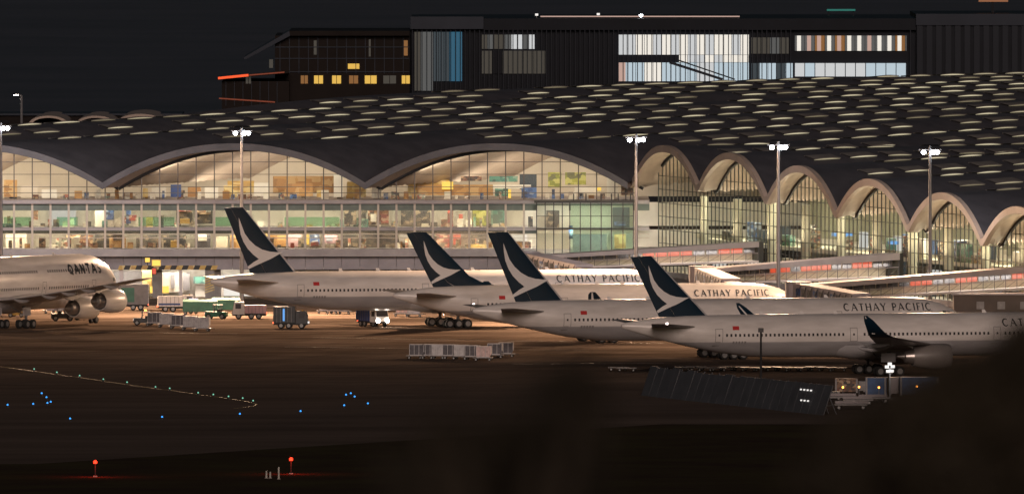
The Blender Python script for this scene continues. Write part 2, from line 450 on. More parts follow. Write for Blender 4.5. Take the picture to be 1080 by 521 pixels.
sr = random.Random(3)
glow('slot_a', (1.0, 0.88, 0.58), 0.66); glow('slot_b', (1.0, 0.86, 0.55), 0.42); glow('slot_c', (1.0, 0.84, 0.52), 0.20)
for x, y in big:
    mb = MB(); hb = MB(); slot_geo(mb, hb, x, y, sr.uniform(0.85, 1.05))
    n0 = len(mb.v)
    mb.k = 1; mb.add(hb.v, hb.f)
    T(mb, 'skylight', [sr.choice(['slot_a', 'slot_a', 'slot_b', 'slot_b', 'slot_c']), 'hood'], parent=roof)
if rest:
    mb = MB(); hb = MB()
    for x, y in rest: slot_geo(mb, hb, x, y, sr.uniform(0.85, 1.05))
    mb.k = 1; mb.add(hb.v, hb.f)
    o = T(mb, 'skylight_field', ['slot_b', 'hood'], parent=roof); o['kind'] = 'stuff'
print('skylights', len(slots))

# ---- long facade
PIT = X(456.4, YG) - X(437.2, YG)
X0 = X(437.3, YG) - 27 * PIT
NCOL = 40
XRG = X(672, YG)
ZL = {k: Z(v, YG) for k, v in dict(hall=210.5, slab_top=211, slab_bot=215, mid=240, mid2=243.5, low=262, fas=270, gir=284).items()}
def glass_top(x): return min(roof_z(x, YG) - 1.0, 60)
trans = [ZL['hall'] + 0.0, Z(197.3, YG), Z(184, YG), Z(171, YG), Z(158, YG), Z(145, YG)]
cols = [X0 + i * PIT for i in range(-4, NCOL) if X0 + i * PIT < XRG - 0.3]
edges = cols + [XRG]
for i in range(len(edges) - 1):
    a, b = edges[i] + 0.07, edges[i + 1] - 0.07
    if 540 + b / (3050 / FPX) < -6: continue
    for j in range(len(trans) - 1):
        z0, z1 = trans[j] + 0.05, trans[j + 1] - 0.05
        n = 4; top = [(a + (b - a) * q / n, min(z1, glass_top(a + (b - a) * q / n))) for q in range(n + 1)]
        if max(z for _, z in top) < z0 + 0.3: continue
        top = [(x, max(z, z0 + 0.02)) for x, z in top]
        mb = MB(); mb.poly([(a, YG, z0), (b, YG, z0)] + [(x, YG, z) for x, z in reversed(top)])
        T(mb, 'pane', 'glass')
    for z0, z1 in ((ZL['mid'] + 0.1, ZL['slab_bot'] - 0.05), (ZL['low'] + 0.05, ZL['mid2'] - 0.05)):
        if b > X(566, YG): continue
        T(MB().box(a, b, YG - 0.01, YG + 0.01, z0, z1), 'pane', 'glass')
    if b < XRG:
        x = edges[i + 1]
        T(MB().box(x - 0.09, x + 0.09, YG - 0.16, YG + 0.1, ZL['hall'], max(ZL['hall'] + 0.6, glass_top(x))), 'mullion', 'mullion')
        if x < X(568, YG): T(MB().box(x - 0.17, x + 0.17, YG - 0.30, YG + 0.1, ZL['low'] - 0.02, ZL['slab_bot'] + 0.02), 'mullion', 'mullion_light')
def runs(zf):                                  # stretches of the facade where the arch is above z
    out = []; a = None; x = edges[0]
    while x < XRG:
        inside = glass_top(x) > zf + 0.1
        if inside and a is None: a = x
        if not inside and a is not None: out.append((a, x)); a = None
        x += 0.25
    if a is not None: out.append((a, XRG))
    return out
for z in trans[1:] + [Z(203.5, YG)]:
    for a, b in runs(z): T(MB().box(a, b, YG - 0.10, YG + 0.06, z - 0.05, z + 0.05), 'transom', 'mullion')
# arch heads
for k in (-1, 0, 1):
    pts = []
    for i in range(33):
        x = XC + (k + (YG - YE) / KY) * SP + SP * i / 32
        x = min(max(x, edges[0]), XRG + 1)
        pts.append((x, YG - 0.1, roof_z(x, YG) - 1.15))
    T(MB().tube(pts, 0.28, 6), 'arch_truss', 'black_steel')
XA, XB = edges[0] - 2, XRG + 2; xs_end = X(566, YG)
T(MB().box(XA, XB, YG - 0.9, YG + 34, ZL['slab_bot'], ZL['slab_top']), 'floor_slab', 'slab')
T(MB().box(XA, XB, YG - 0.02, YG + 24, ZL['mid2'] + 0.05, ZL['mid'] - 0.02), 'floor_slab', 'slab')
T(MB().box(XA, XB, YG - 3.2, YG + 24, ZL['fas'], ZL['low'] - 0.05), 'floor_slab', 'slab')
T(MB().box(XA, XB, YG - 0.05, YG + 0.4, ZL['slab_bot'] - 1.1, ZL['slab_bot'] - 0.01), 'bulkhead', 'bulkhead')
T(MB().box(XA, xs_end, YG + 0.12, YG + 0.3, Z(246.3, YG), Z(239.6, YG)), 'spandrel', 'spandrel')
T(MB().box(XA, XB, YG - 0.09, YG + 0.07, Z(247, YG) - .06, Z(247, YG) + 0.06), 'sill', 'mullion_light')
T(MB().box(XA, XB, YG - 0.09, YG + 0.07, Z(251, YG) - 0.05, Z(251, YG) + 0.05), 'transom', 'mullion_light')
for i in range(len(edges) - 1):
    T(MB().box(edges[i] + 0.03, edges[i + 1] - 0.03, YG - 1.5, YG - 1.2, ZL['gir'], ZL['fas'] - 0.01), 'fascia_panel', 'panel_grey')
T(MB().box(XA, XB, YG - 1.2, YG + 24, ZL['gir'] + 0.2, ZL['gir'] + 0.6), 'ceiling', 'concrete')
# back walls
wm = MB(); bot = []; top = []
for i in range(260):
    x = XA + (70 - XA) * i / 259
    bot.append((x, YG + 26, ZL['slab_top'])); top.append((x, YG + 26, roof_z(x, YG + 26) - 0.85))
wm.loft([bot, top], cap=False, close=False)
T(wm, 'back_wall', 'wall_beige')
T(MB().box(XA, 60, YG + 11, YG + 11.3, ZL['mid'], ZL['slab_bot']), 'back_wall', 'wall_white')
T(MB().box(XA, 60, YG + 9, YG + 9.3, ZL['low'], ZL['mid2']), 'back_wall', 'wall_white')
T(MB().box(XA, 60, YG + 9, YG + 9.4, 0.03, ZL['gir'] + 0.2), 'back_wall', 'wall_white')
# shop fittings: (u0, u1, v_top, v_bottom, material, depth behind the glass)
def unit(u0, u1, v0, v1, m, d, th=1.2, name='shop_unit'):
    Y = YG + d
    return T(MB().box(X(u0, Y), X(u1, Y), Y, Y + th, Z(v1, Y), Z(v0, Y)), name, m)
hall = [(4,18,190,208,'amber',8),(22,40,196,209,'wall_beige',7),(44,60,200,209,'wall_white',7),(130,140,203,209,'amber',6),(151,156,199,208,'gold',5),(160,175,198,208,'wall_white',8),(180,191,195,208,'veh_blue',8),(198,212,197,208,'amber',8),(216,230,198,209,'wall_white',7),(236,250,196,208,'gold',8),
        (240,268,191,204,'gold',10),(268,284,193,207,'wall_white',8),(288,352,186,204,'amber',12),(300,330,194,207,'amber',8),(334,346,201,208,'gold',6),(352,362,184,208,'wall_white',6),(366,386,192,208,'gold',9),(392,402,196,209,'wall_white',7),
        (430,474,190,206,'gold',11),(440,520,195,206,'amber',10),(466,478,192,200,'sign_yellow',9),(486,508,186,191,'brown_shop',8),(516,546,186,192,'teal_shop',9),(520,560,195,199,'wall_white',8),(522,536,199,207,'teal_shop',7),(548,566,184,200,'lit_bluegrey',9),(550,566,198,209,'blue_shop',6),
        (578,592,182,198,'olive_shop',7),(596,618,182,195,'olive_shop',7),(606,634,198,204,'wall_white',6),(640,652,186,208,'wall_white',6),(655,668,192,206,'brown_shop',8),(536,539,200,209,'sign_yellow',5),(630,634,198,201,'sign_yellow',5)]
for h in hall: unit(*h)
mid = [(0,22,236,242,'teal_shop',1.2),(34,40,222,232,'brown_shop',6),(52,80,218,238,'lit_pale',9),(100,120,219,240,'wall_white',5),(112,120,219,232,'blue_shop',4),(133,138,221,236,'blue_shop',5),(136,144,227,233,'red_shop',4),
       (186,203,216,236,'dark_shop',5),(190,200,231,236,'gold',3),(187,201,219,223,'red_shop',4),(206,224,216,236,'dark_shop',5),(208,222,221,226,'brown_shop',4),(217,222,217,224,'wall_white',3),
       (363,376,222,237,'dark_shop',5),(378,386,222,238,'dark_shop',5),(388,410,222,237,'brown_shop',5),(391,397,226,234,'wall_white',4),(402,410,226,235,'red_shop',4),(423,436,222,238,'dark_shop',5),(438,454,222,238,'dark_shop',5),
       (472,478,222,240,'red_shop',5),(484,488,226,242,'sign_red',5),(498,516,222,238,'olive_shop',7),(518,532,222,238,'teal_shop',8),(576,584,222,240,'dark_shop',4)]
for h in mid: unit(*h)
for a, b in ((4, 34), (146, 184), (226, 246), (300, 358), (60, 82)):
    Y = YG + 1.5; unit(a, b, 229, 238.5, 'glass_green', 1.5, 0.05, 'balustrade')
lowu = [(6,28,246,262,'wall_white',5),(70,98,248,260,'brown_shop',4),(78,84,250,258,'wall_white',3),(100,130,247,261,'dark_shop',4),(118,128,254,261,'amber',3),(148,166,248,261,'dark_shop',4),(168,196,248,261,'dark_shop',4),(156,164,256,261,'brown_shop',3),(180,187,254,261,'gold',3),
        (207,222,246,262,'uld_dark',4),(209,218,247,254,'wall_white',3.5),(228,240,250,261,'wall_beige',4),(243,250,248,262,'amber',4),(262,282,246,252,'gold',4),(262,280,252,261,'brown_shop',4),(284,302,248,260,'amber',5),(304,318,247,260,'veh_pink',4),(322,326,246,258,'sign_yellow',4),(327,337,247,258,'blue_shop',4),(328,336,255,260,'red_shop',3),(341,356,248,257,'veh_pink',4),(344,351,250,254,'sign_white',3),
        (360,378,248,261,'dark_shop',5),(379,398,247,261,'dark_shop',5),(400,420,247,261,'dark_shop',6),(421,436,247,256,'veh_grey',5),(437,458,248,261,'dark_shop',6),(460,474,246,262,'red_shop',5),(478,486,244,258,'sign_red',5),(496,516,258,262,'gold',4),(497,515,247,257,'dark_shop',5),(534,556,248,254,'lit_cream',7),(536,560,255,262,'brown_shop',4)]
for h in lowu: unit(*h)
fr = random.Random(4)
for lv, (va, vb, dd) in enumerate(((232, 239.5, 4.5), (255, 261.7, 3.4))):
    u = -4
    while u < 562:
        w = fr.uniform(2.0, 7.5)
        if fr.random() < .62:
            unit(u, u + w, fr.uniform(va - 5, vb - 3), vb, fr.choice(['goods_mixed', 'goods_pale', 'goods_mixed', 'brown_shop', 'dark_shop', 'goods_pale', 'amber', 'teal_shop' if lv == 0 else 'red_shop']), dd + fr.uniform(-1.5, 2.0), .6, 'display_stand')
        u += w + fr.uniform(.3, 5)
u = 0
while u < 664:
    w = fr.uniform(2.5, 9)
    if fr.random() < .7 and glass_top(X(u, YG)) > ZL['hall'] + 2: unit(u, u + w, fr.uniform(199, 206), 210, fr.choice(['goods_mixed', 'goods_pale', 'brown_shop', 'goods_pale', 'blue_shop', 'amber']), fr.uniform(2.5, 12), .8, 'display_stand')
    u += w + fr.uniform(1, 7)
for u in [9 + 9.6 * i for i in range(58)]:
    Y = YG + 4 + (i % 3)
    x = X(u, Y)
    T(MB().tube([(x, Y, ZL['slab_bot'] - 0.02), (x, Y, ZL['slab_bot'] - 0.30)], 0.16, 8), 'downlight', 'downlight')
# ground floor
for u in range(-20, 640, 62):
    x = X(u, YG + 2); T(MB().box(x - 0.8, x + 0.8, YG + 1.5, YG + 3, 0.03, ZL['gir'] + 0.25), 'column', 'concrete')
gf = [(120,150,286,300,'veh_grey',6),(150,160,285,302,'gold',3),(161,166,282,300,'red_shop',3),(167,196,287,308,'wall_white',5),(180,184,290,304,'veh_grey',4),(193,200,288,306,'veh_grey',4),(204,217,292,299,'teal_shop',4),(206,236,300,313,'wall_white',5),(236,262,290,312,'lit_cream',6),(226,230,290,308,'brown_shop',4),(158,178,302,309,'sign_yellow',3)]
for h in gf: unit(*h)
# area lights of the lit interior
def area(name, loc, sx, sy, power, colr, direction, parent=None):
    d = bpy.data.lights.new(name, 'AREA'); d.shape = 'RECTANGLE'; d.size = sx; d.size_y = sy; d.energy = power; d.color = colr
    o = bpy.data.objects.new(name, d); col.objects.link(o); o.location = loc
    q = Vector(direction).normalized().to_track_quat('-Z', 'Y'); o.rotation_euler = q.to_euler()
    o.parent = parent or term; o.matrix_parent_inverse = Matrix.Translation((0, -YG, 0))
    return o
for k in (-1, 0, 1):
    cx = XC + (k + 0.56) * SP
    area('hall_lamp', (cx + 4, YG + 15, ZL['hall'] + 0.6), 38, 3.0, 2450, (1.0, 0.91, 0.76), (0, 0.75, 0.7))
    area('hall_lamp', (cx, YG + 1.5, ZL['hall'] + 5.0), 30, 1.5, 1400, (1.0, 0.91, 0.76), (0, 1, 0.1))
    area('shop_lamp', (cx, YG + 3.2, ZL['slab_bot'] - 0.15), 40, 1.0, 3000, (1.0, 0.94, 0.76), (0, 0.45, -1))
    area('shop_lamp', (cx, YG + 3.2, ZL['mid2'] - 0.1), 40, 1.0, 2300, (1.0, 0.90, 0.70), (0, 0.45, -1))
area('store_lamp', (X(180, YG + 4), YG + 2.5, ZL['gir'] + 0.1), 22, 1.5, 3200, (1.0, 0.88, 0.75), (0, 0.5, -1))
# ---- annex of green glass in the corner
YA = YG - 9
xa0, xa1 = X(566, YA), X(668, YA)
za0, za1 = Z(268, YA), Z(214, YA)
for u in [566, 575, 584, 593, 601, 612, 623, 634, 645, 657, 668]:
    x = X(u, YA); T(MB().box(x - 0.08, x + 0.08, YA - 0.15, YA + 0.1, za0, za1), 'mullion', 'mullion_dark')
    if u < 668:
        x2 = X({566:575,575:584,584:593,593:601,601:612,612:623,623:634,634:645,645:657,657:668}[u], YA)
        zm = Z(241, YA)
        for z0, z1 in ((za0 + .1, zm - .1), (zm + .1, za1 - .1)):
            T(MB().box(x + 0.1, x2 - 0.1, YA - 0.01, YA + 0.01, z0, z1), 'pane', 'glass_tint' if u > 600 else 'glass')
T(MB().box(xa0, xa1, YA - 0.12, YA + 0.1, zm - 0.1, zm + 0.1), 'transom', 'mullion_dark')
T(MB().box(xa0, xa1, YA - 0.12, YA + 0.1, Z(228, YA) - 0.05, Z(228, YA) + 0.05), 'transom', 'mullion_dark')
T(MB().box(xa0 - 0.4, xa1 + 0.4, YA - 0.6, YG - 0.95, za1, za1 + 0.35), 'annex_roof', 'mullion_dark')
T(MB().box(xa0, xa1 + .3, YA - 0.4, YG - 0.5, za0 - 0.6, za0), 'floor_slab', 'slab')
T(MB().box(xa0, xa1, YA + 0.15, YG - 0.5, zm - 0.2, zm + 0.05), 'floor_slab', 'slab')
for u in (605, 618, 634, 645, 652, 660, 665):
    x = X(u, YA); T(MB().box(x - .1, x + .1, YA, YA + .2, za1 + .35, za1 + 1.5), 'parapet_post', 'mullion_dark')
def aunit(u0, u1, v0, v1, m, d=4):
    Y = YA + d; T(MB().box(X(u0, Y), X(u1, Y), Y, Y + 1, Z(v1, Y), Z(v0, Y)), 'shop_unit', m)
for h in [(566,600,217,240,'wall_white',7.5),(576,590,222,240,'dark_shop',4),(602,668,217,241,'wall_beige',7.5),(646,664,219,240,'lit_bluegrey',5),(648,660,234,238,'blue_shop',3),(600,604,238,252,'blue_shop',2),(604,640,247,266,'veh_grey',5),(648,660,247,262,'amber',4),(566,600,246,266,'wall_beige',7.5),(641,668,246,266,'wall_white',7.5)]: aunit(*h)
for z in (za1 - .1, zm - .3): area('shop_lamp', ((xa0 + xa1) / 2, YA + 2, z), xa1 - xa0 - 1, 0.8, 1100, (0.92, 1.0, 0.88), (0, .4, -1))

# ---- oblique facade of the concourse
INW = -NR; ALO = Vector((DX, -DY, 0)).normalized()
PC = Vector((XK, YE, 0)) + INW * 4.0 + ALO * 1.0        # start of the glass line
LEN = 268.0; MP = 2.35
def fp(t, inn=0.0, z=0.0):
    p = PC + ALO * t + INW * inn; return Vector((p.x, p.y, z))
def gtop(t):
    p = fp(t); return roof_z(p.x, p.y) - 1.0
GB = 4.6
nm = int(LEN / MP)
for b in range(7):
    t0, t1 = b * 41.36, min((b + 1) * 41.36, LEN)
    mb = MB(); gb = MB(); i = math.ceil(t0 / MP)
    while i * MP < t1 - 1e-6:
        t = i * MP
        mb.beam(fp(t, 0, GB), fp(t, 0, gtop(t)), 0.12, 0.16, NR)
        a, c = fp(t + 0.08, 0.05, GB), fp(t + MP - 0.08, 0.05, GB)
        gb.quad(a, c, fp(t + MP - 0.08, 0.05, gtop(t + MP - .08)), fp(t + 0.08, 0.05, gtop(t + 0.08)))
        i += 1
    T(mb, 'mullion_row', 'mullion_dark'); o = T(gb, 'glazing_bay', 'glass')
for z in (7.0, 9.2, 11.4, 13.6, 15.8, 18.0, 20.2):
    a = None; t = 0.0
    while t <= LEN:
        ok = gtop(t) > z
        if ok and a is None: a = t
        if (not ok or t + 0.5 > LEN) and a is not None:
            T(MB().beam(fp(a, -0.02, z), fp(t, -0.02, z), 0.10, 0.10), 'transom', 'mullion_dark'); a = None
        t += 0.5
arc0 = 0
for k in range(2, 9):
    pts = []
    for i in range(25):
        t = (k - 2 + i / 24) * 41.36 + 3.2
        if t > LEN: break
        p = fp(t); pts.append((p.x + NR.x * .2, p.y + NR.y * .2, roof_z(p.x, p.y) - 1.2))
    if len(pts) > 2: T(MB().tube(pts, 0.30, 6), 'arch_truss', 'black_steel')
def slabq(t0, t1, i0, i1, z0, z1, name, m):
    T(MB().hexa([fp(t0, i0, z0), fp(t1, i0, z0), fp(t1, i1, z0), fp(t0, i1, z0), fp(t0, i0, z1), fp(t1, i0, z1), fp(t1, i1, z1), fp(t0, i1, z1)]), name, m)
slabq(-2, LEN, 0.1, 34, GB - 0.5, GB, 'floor_slab', 'floor_stone')
slabq(-2, LEN, -0.4, 0.12, GB - 0.9, GB - 0.02, 'floor_slab', 'slab')
slabq(-2, LEN, 0.2, 0.8, 0.03, GB - 0.9, 'plinth_wall', 'panel_grey')
slabq(-2, LEN, 7.0, 30, 9.3, 9.9, 'mezzanine', 'wall_white')
slabq(-2, LEN, 6.9, 7.0, 9.9, 10.9, 'balustrade', 'glass')
wm = MB(); bt = []; tp = []
for i in range(200):
    t = -2 + LEN * i / 199; p = fp(t, 26); bt.append(fp(t, 26, GB)); tp.append((p.x, p.y, roof_z(p.x, p.y) - .85))
wm.loft([bt, tp], cap=False, close=False); T(wm, 'back_wall', 'wall_olive')
for k in range(13):
    t = 10 + k * 20.7; p = fp(t, 5.0)
    T(MB().tube([(p.x, p.y, GB), (p.x, p.y, min(17.0, roof_z(p.x, p.y) - 1.2))], 0.75, 14), 'column', 'column')
cr = random.Random(11)
for k in range(170):
    t = cr.uniform(0, LEN - 6); i0 = cr.uniform(2.0, 16)
    lvl = cr.random()
    w = cr.uniform(1.0, 6); h = cr.uniform(1.0, 3.8)
    z0 = GB + 0.02 if lvl < 0.68 else 9.92
    if z0 > 5: i0 = max(i0, 7.5)
    m = cr.choice(['wall_white', 'goods_pale', 'goods_pale', 'lit_pale', 'blue_shop', 'lit_bluegrey', 'teal_shop', 'dark_shop', 'goods_mixed', 'wall_white', 'sign_blue', 'brown_shop', 'goods_mixed', 'teal_shop', 'blue_shop', 'lit_bluegrey'])
    if m == 'sign_blue': h = 0.5; z0 += 1.8
    slabq(t, t + w, i0, i0 + 1.0, z0, z0 + h, 'shop_unit', m)
for k in range(2, 9):
    t = (k - 2 + 0.5) * 41.36
    p = fp(t, 9)
    o = area('hall_lamp', (p.x, p.y, base_z(p.y) + 1.5), 30, 4, 6800, (0.96, 0.95, 0.76), (0.25, 0, -1))
    o.rotation_euler = (0, 0, math.atan2(ALO.y, ALO.x))
    q = fp(t, 2.0)
    o2 = area('cove_lamp', (q.x, q.y, GB + 6.2), 30, 0.8, 3200, (1.0, 0.86, 0.62), (0.1, 0, 1))
    o2.rotation_euler = (math.pi, 0, math.atan2(ALO.y, ALO.x))

# ================================================================== BUILDINGS BEHIND
YB = 800
def W(mb, name, m, par, smooth=False):
    o = mb.build(name, m, par, smooth); o.matrix_parent_inverse = Matrix.Translation(-Vector(parent_base[par.name])); return o
def rect(u0, u1, v0, v1, Y, th=0.3):
    return MB().box(X(u0, Y), X(u1, Y), Y, Y + th, Z(v1, Y), Z(v0, Y))
bm = thing('exhibition_hall', 'broad dark fin-clad building with large white lit windows rising behind the terminal roof', 'building', (X(700, YB), YB, 0))
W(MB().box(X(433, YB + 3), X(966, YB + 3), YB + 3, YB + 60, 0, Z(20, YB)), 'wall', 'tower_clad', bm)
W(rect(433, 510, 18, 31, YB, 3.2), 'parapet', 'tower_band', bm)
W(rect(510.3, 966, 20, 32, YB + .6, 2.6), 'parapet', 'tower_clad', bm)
mb = MB()
for i in range(int((966 - 433) / 5.05)):
    u = 435 + i * 5.05
    if 838 < u < 957: continue
    x = X(u, YB); mb.box(x - 0.08, x + 0.08, YB + 0.4, YB + 1.2, 6, Z(32, YB))
o = W(mb, 'fin_screen', 'tower_fin', bm); o['kind'] = 'stuff'
br = random.Random(5)
def panes(u0, u1, v0, v1, pitch, mats, Y=YB + 2.4, name='window', gap=0.5):
    u = u0
    while u < u1 - 0.5:
        W(rect(u + gap / 2, min(u + pitch - gap / 2, u1), v0, v1, Y, 0.5), name, br.choice(mats), bm); u += pitch
panes(652, 790, 37, 58, 9.2, ['lit_cream', 'lit_pale', 'lit_pale', 'lit_cream'])
panes(716, 790, 58.4, 66, 9.2, ['lit_cream', 'lit_pale'])
panes(652, 790, 66.4, 86, 9.2, ['lit_cream', 'lit_cold', 'lit_pale', 'lit_cold'])
panes(792, 832, 40, 57, 10, ['lit_dim', 'lit_dim2'])
panes(792, 836, 67, 84, 9, ['lit_cold', 'lit_bluegrey', 'lit_cold'])
panes(838, 956, 38, 54, 10.6, ['lit_amber', 'lit_dim'])
for i in range(11):
    W(rect(840.5 + i * 10.6, 840.5 + i * 10.6 + 4.2, 38, 54, YB + 2.2, .15), 'window_blind', br.choice(['lit_pink', 'lit_cream']), bm)
panes(838, 956, 67, 81, 10.7, ['lit_pale', 'lit_pale', 'lit_cold', 'lit_cold'], gap=0.9)
panes(508, 533, 37, 52, 6, ['lit_dim', 'lit_dim2'])
panes(533, 564, 37, 52, 6.2, ['lit_pale', 'lit_dim', 'lit_pale'])
panes(508, 575, 54, 78, 11, ['lit_dim2', 'tower_clad', 'lit_dim2', 'lit_dim'])
panes(437, 457, 34, 96, 6.6, ['lit_dim', 'lit_dim2'])
panes(457, 474, 34, 86, 5.6, ['lit_bluegrey'])
panes(474, 488, 34, 86, 6.8, ['lit_blue'])
panes(652, 660, 66.4, 86, 8, ['lit_pink'], Y=YB + 2.1)
# escalator behind the glass
mb = MB(); mb.beam(at(706, 66, YB + 2), at(762, 84, YB + 2), 0.5, 0.5); W(mb, 'escalator', 'tower_band', bm)
mb = MB(); mb.beam(at(716, 64, YB + 1.9), at(775, 84, YB + 1.9), 0.25, 0.25); W(mb, 'handrail', 'tower_clad', bm)
W(rect(570, 780, 17.2, 18.4, YB + 4, .6), 'roof_light_strip', 'lit_pink', bm)
for u, v in ((566, 16), (631, 15.5), (676, 17)):
    W(MB().tube([at(u, v + 3, YB + 5), at(u, v, YB + 5)], 0.12, 6), 'light_post', 'mast', bm)
    W(rect(u - 1.6, u + 1.6, v - 1.2, v + 1, YB + 4.6, .8), 'roof_lamp', 'sign_white' if u < 660 else 'lamp_white', bm)
W(rect(872, 902, 10, 12, YB + 40, .5), 'sign_strip', 'lit_teal', bm)
W(MB().beam(at(874, 20, YB + 40.8), at(874, 11, YB + 40.8), .3), 'sign_post', 'tower_clad', bm)
W(MB().beam(at(900, 20, YB + 40.8), at(900, 11, YB + 40.8), .3), 'sign_post', 'tower_clad', bm)
bc = thing('corrugated_hall', 'dark block with vertical corrugated cladding at the upper right edge', 'building', (X(1030, YB), YB, 0))
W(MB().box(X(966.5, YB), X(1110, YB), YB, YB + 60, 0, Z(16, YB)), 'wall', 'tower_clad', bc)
W(MB().box(X(966, YB - 1), X(1110, YB - 1), YB - 1, YB - .01, Z(27, YB), Z(15, YB)), 'parapet', 'tower_band', bc)
for i in range(14):
    x = X(970 + i * 10, YB); W(MB().box(x - 0.55, x + 0.55, YB - .6, YB - .02, 4, Z(27.2, YB)), 'rib', 'tower_fin', bc)
glow('lit_rust', (0.8, 0.30, 0.12), 0.3)
W(rect(1032, 1063, -6, 2.4, YB + 30, .6), 'lit_panel', 'lit_rust', bc)
W(MB().beam(at(1047, 18, YB + 31), at(1047, -3, YB + 31), .5), 'sign_post', 'tower_clad', bc)
bl = thing('hotel_block', 'brown tiered building with slanted roof, yellow windows and orange neon eaves', 'building', (X(340, YB), YB - 20, 0))
YH = YB - 20
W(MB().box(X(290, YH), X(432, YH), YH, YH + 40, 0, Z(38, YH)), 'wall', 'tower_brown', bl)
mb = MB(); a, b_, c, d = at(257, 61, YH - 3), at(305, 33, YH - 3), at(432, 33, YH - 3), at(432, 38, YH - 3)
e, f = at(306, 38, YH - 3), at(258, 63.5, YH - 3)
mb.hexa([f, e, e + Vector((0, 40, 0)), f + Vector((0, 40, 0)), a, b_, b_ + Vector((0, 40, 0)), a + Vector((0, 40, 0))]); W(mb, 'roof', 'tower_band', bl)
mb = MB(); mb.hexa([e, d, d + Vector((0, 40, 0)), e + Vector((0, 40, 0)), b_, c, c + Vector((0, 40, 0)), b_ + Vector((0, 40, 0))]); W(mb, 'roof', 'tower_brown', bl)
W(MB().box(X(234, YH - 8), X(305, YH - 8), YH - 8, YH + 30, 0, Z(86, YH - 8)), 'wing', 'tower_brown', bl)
mb = MB(); mb.hexa([at(230, 84, YH - 11), at(305, 77.5, YH - 11), at(305, 77.5, YH + 20), at(230, 84, YH + 20), at(230, 81.5, YH - 11), at(305, 74.5, YH - 11), at(305, 74.5, YH + 20), at(230, 81.5, YH + 20)]); W(mb, 'wing_roof', 'tower_brown', bl)
W(MB().beam(at(230, 82.8, YH - 11.2), at(262, 79.6, YH - 11.2), .35, .45), 'neon_eave', 'neon_orange', bl)
W(MB().beam(at(262.5, 79.6, YH - 11.2), at(300, 76.5, YH - 11.2), .2, .25), 'neon_eave', 'neon_dim', bl)
W(MB().beam(at(231, 104, YH - 8.3), at(290, 108, YH - 8.3), .2, .25), 'neon_eave', 'neon_dim', bl)
for u, w in ((262, 6), (321, 8), (336, 10), (355, 10), (373, 10), (391, 13), (411, 14), (428, 9)):
    m = 'lit_yellow' if u in (336, 355, 391, 428) else ('lit_amber' if u != 411 and u != 262 else 'lit_dim2')
    for s_ in (0, 1):
        Yw = YH - 0.25 if u > 300 else YH - 8.25
        W(rect(u - w / 2 + s_ * w / 2 + .3, u - w / 2 + (s_ + 1) * w / 2 - .3, 80, 88.5, Yw, .2), 'window', m, bl)
W(rect(367, 379, 67.5, 73, YH - .25, .2), 'window', 'lit_yellow', bl)
W(rect(426, 430, 43, 59, YH - .25, .2), 'window', 'lit_amber', bl); W(rect(331, 334, 43, 58, YH - .25, .2), 'window', 'lit_dim2', bl); W(rect(389, 391, 42, 60, YH - .25, .2), 'window', 'lit_dim2', bl); W(rect(284, 288, 63, 72, YH + .1, .2), 'window', 'lit_dim2', bl)
for v in (50, 62, 76):
    W(rect(290, 432, v - .5, v + .5, YH - .4, .3), 'floor_band', 'tower_band', bl)
for i in range(14):
    W(rect(295 + i * 10, 295.7 + i * 10, 38, 78, YH - .3, .25), 'mullion', 'tower_band', bl)
for i in range(7):
    W(rect(238 + i * 9, 238.6 + i * 9, 86, 112, YH - 8.3, .25), 'mullion', 'tower_band', bl)
# far concourse: small lit arches beyond the left end of the roof
for u, lab in ((51, 'small dim arched pier roof far left behind the lamp pole'), (101, 'middle of the three dim far arches behind the terminal roof at left'), (148, 'larger dim far arch behind the terminal roof at left')):
    Y = 430; w = 3.4 if u < 120 else 4.2
    cx = X(u, Y); zc = Z(131, Y)
    rings = []
    for yy, rr in ((Y, 1), (Y + 40, 1)):
        rings.append([(cx + math.cos(a) * w * rr, yy, zc + math.sin(a) * w * 0.42) for a in [math.pi * i / 14 for i in range(15)]])
    o = MB(); o.loft(rings, cap=False, close=False)
    o.loft([[(x, y - .05, z) for x, y, z in rings[0]], [(cx + (x - cx) * .8, y - .05, zc + (z - zc) * .75) for x, y, z in rings[0]]], cap=False, close=False)
    t_ = thing('pier_roof', lab, 'roof', (cx, Y, 0))
    W(o, 'vault', 'rim', t_)
    W(MB().box(cx - w, cx + w, Y + .4, Y + 40, 0, zc), 'wall', 'tower_brown', t_)
Y = 460
o = thing('distant_shed', 'low dark olive shed strip behind the left end of the terminal roof', 'building', (X(85, Y), Y, 0))
W(rect(-20, 190, 122, 140, Y, 20), 'wall', 'tower_brown', o)
W(rect(-22, 192, 120, 122, Y - 1, 22), 'roof', 'tower_band', o)

# ================================================================== AIRCRAFT
def stroke(mb, pts, ws, mp):
    seg = []
    for (p, q, w0, w1) in [(pts[i], pts[i + 1], ws[i], ws[i + 1]) for i in range(len(pts) - 1)]:
        n = max(1, int(math.hypot(q[0] - p[0], q[1] - p[1]) / 0.26))
        for k in range(n):
            a = [p[j] + (q[j] - p[j]) * k / n for j in (0, 1)]; b = [p[j] + (q[j] - p[j]) * (k + 1) / n for j in (0, 1)]
            wa, wb = w0 + (w1 - w0) * k / n, w0 + (w1 - w0) * (k + 1) / n
            d = math.hypot(b[0] - a[0], b[1] - a[1]) or 1; nx, ny = -(b[1] - a[1]) / d, (b[0] - a[0]) / d
            mb.quad(*[mp(*c) for c in ((a[0] - nx * wa / 2, a[1] - ny * wa / 2), (b[0] - nx * wb / 2, b[1] - ny * wb / 2), (b[0] + nx * wb / 2, b[1] + ny * wb / 2), (a[0] + nx * wa / 2, a[1] + ny * wa / 2))])
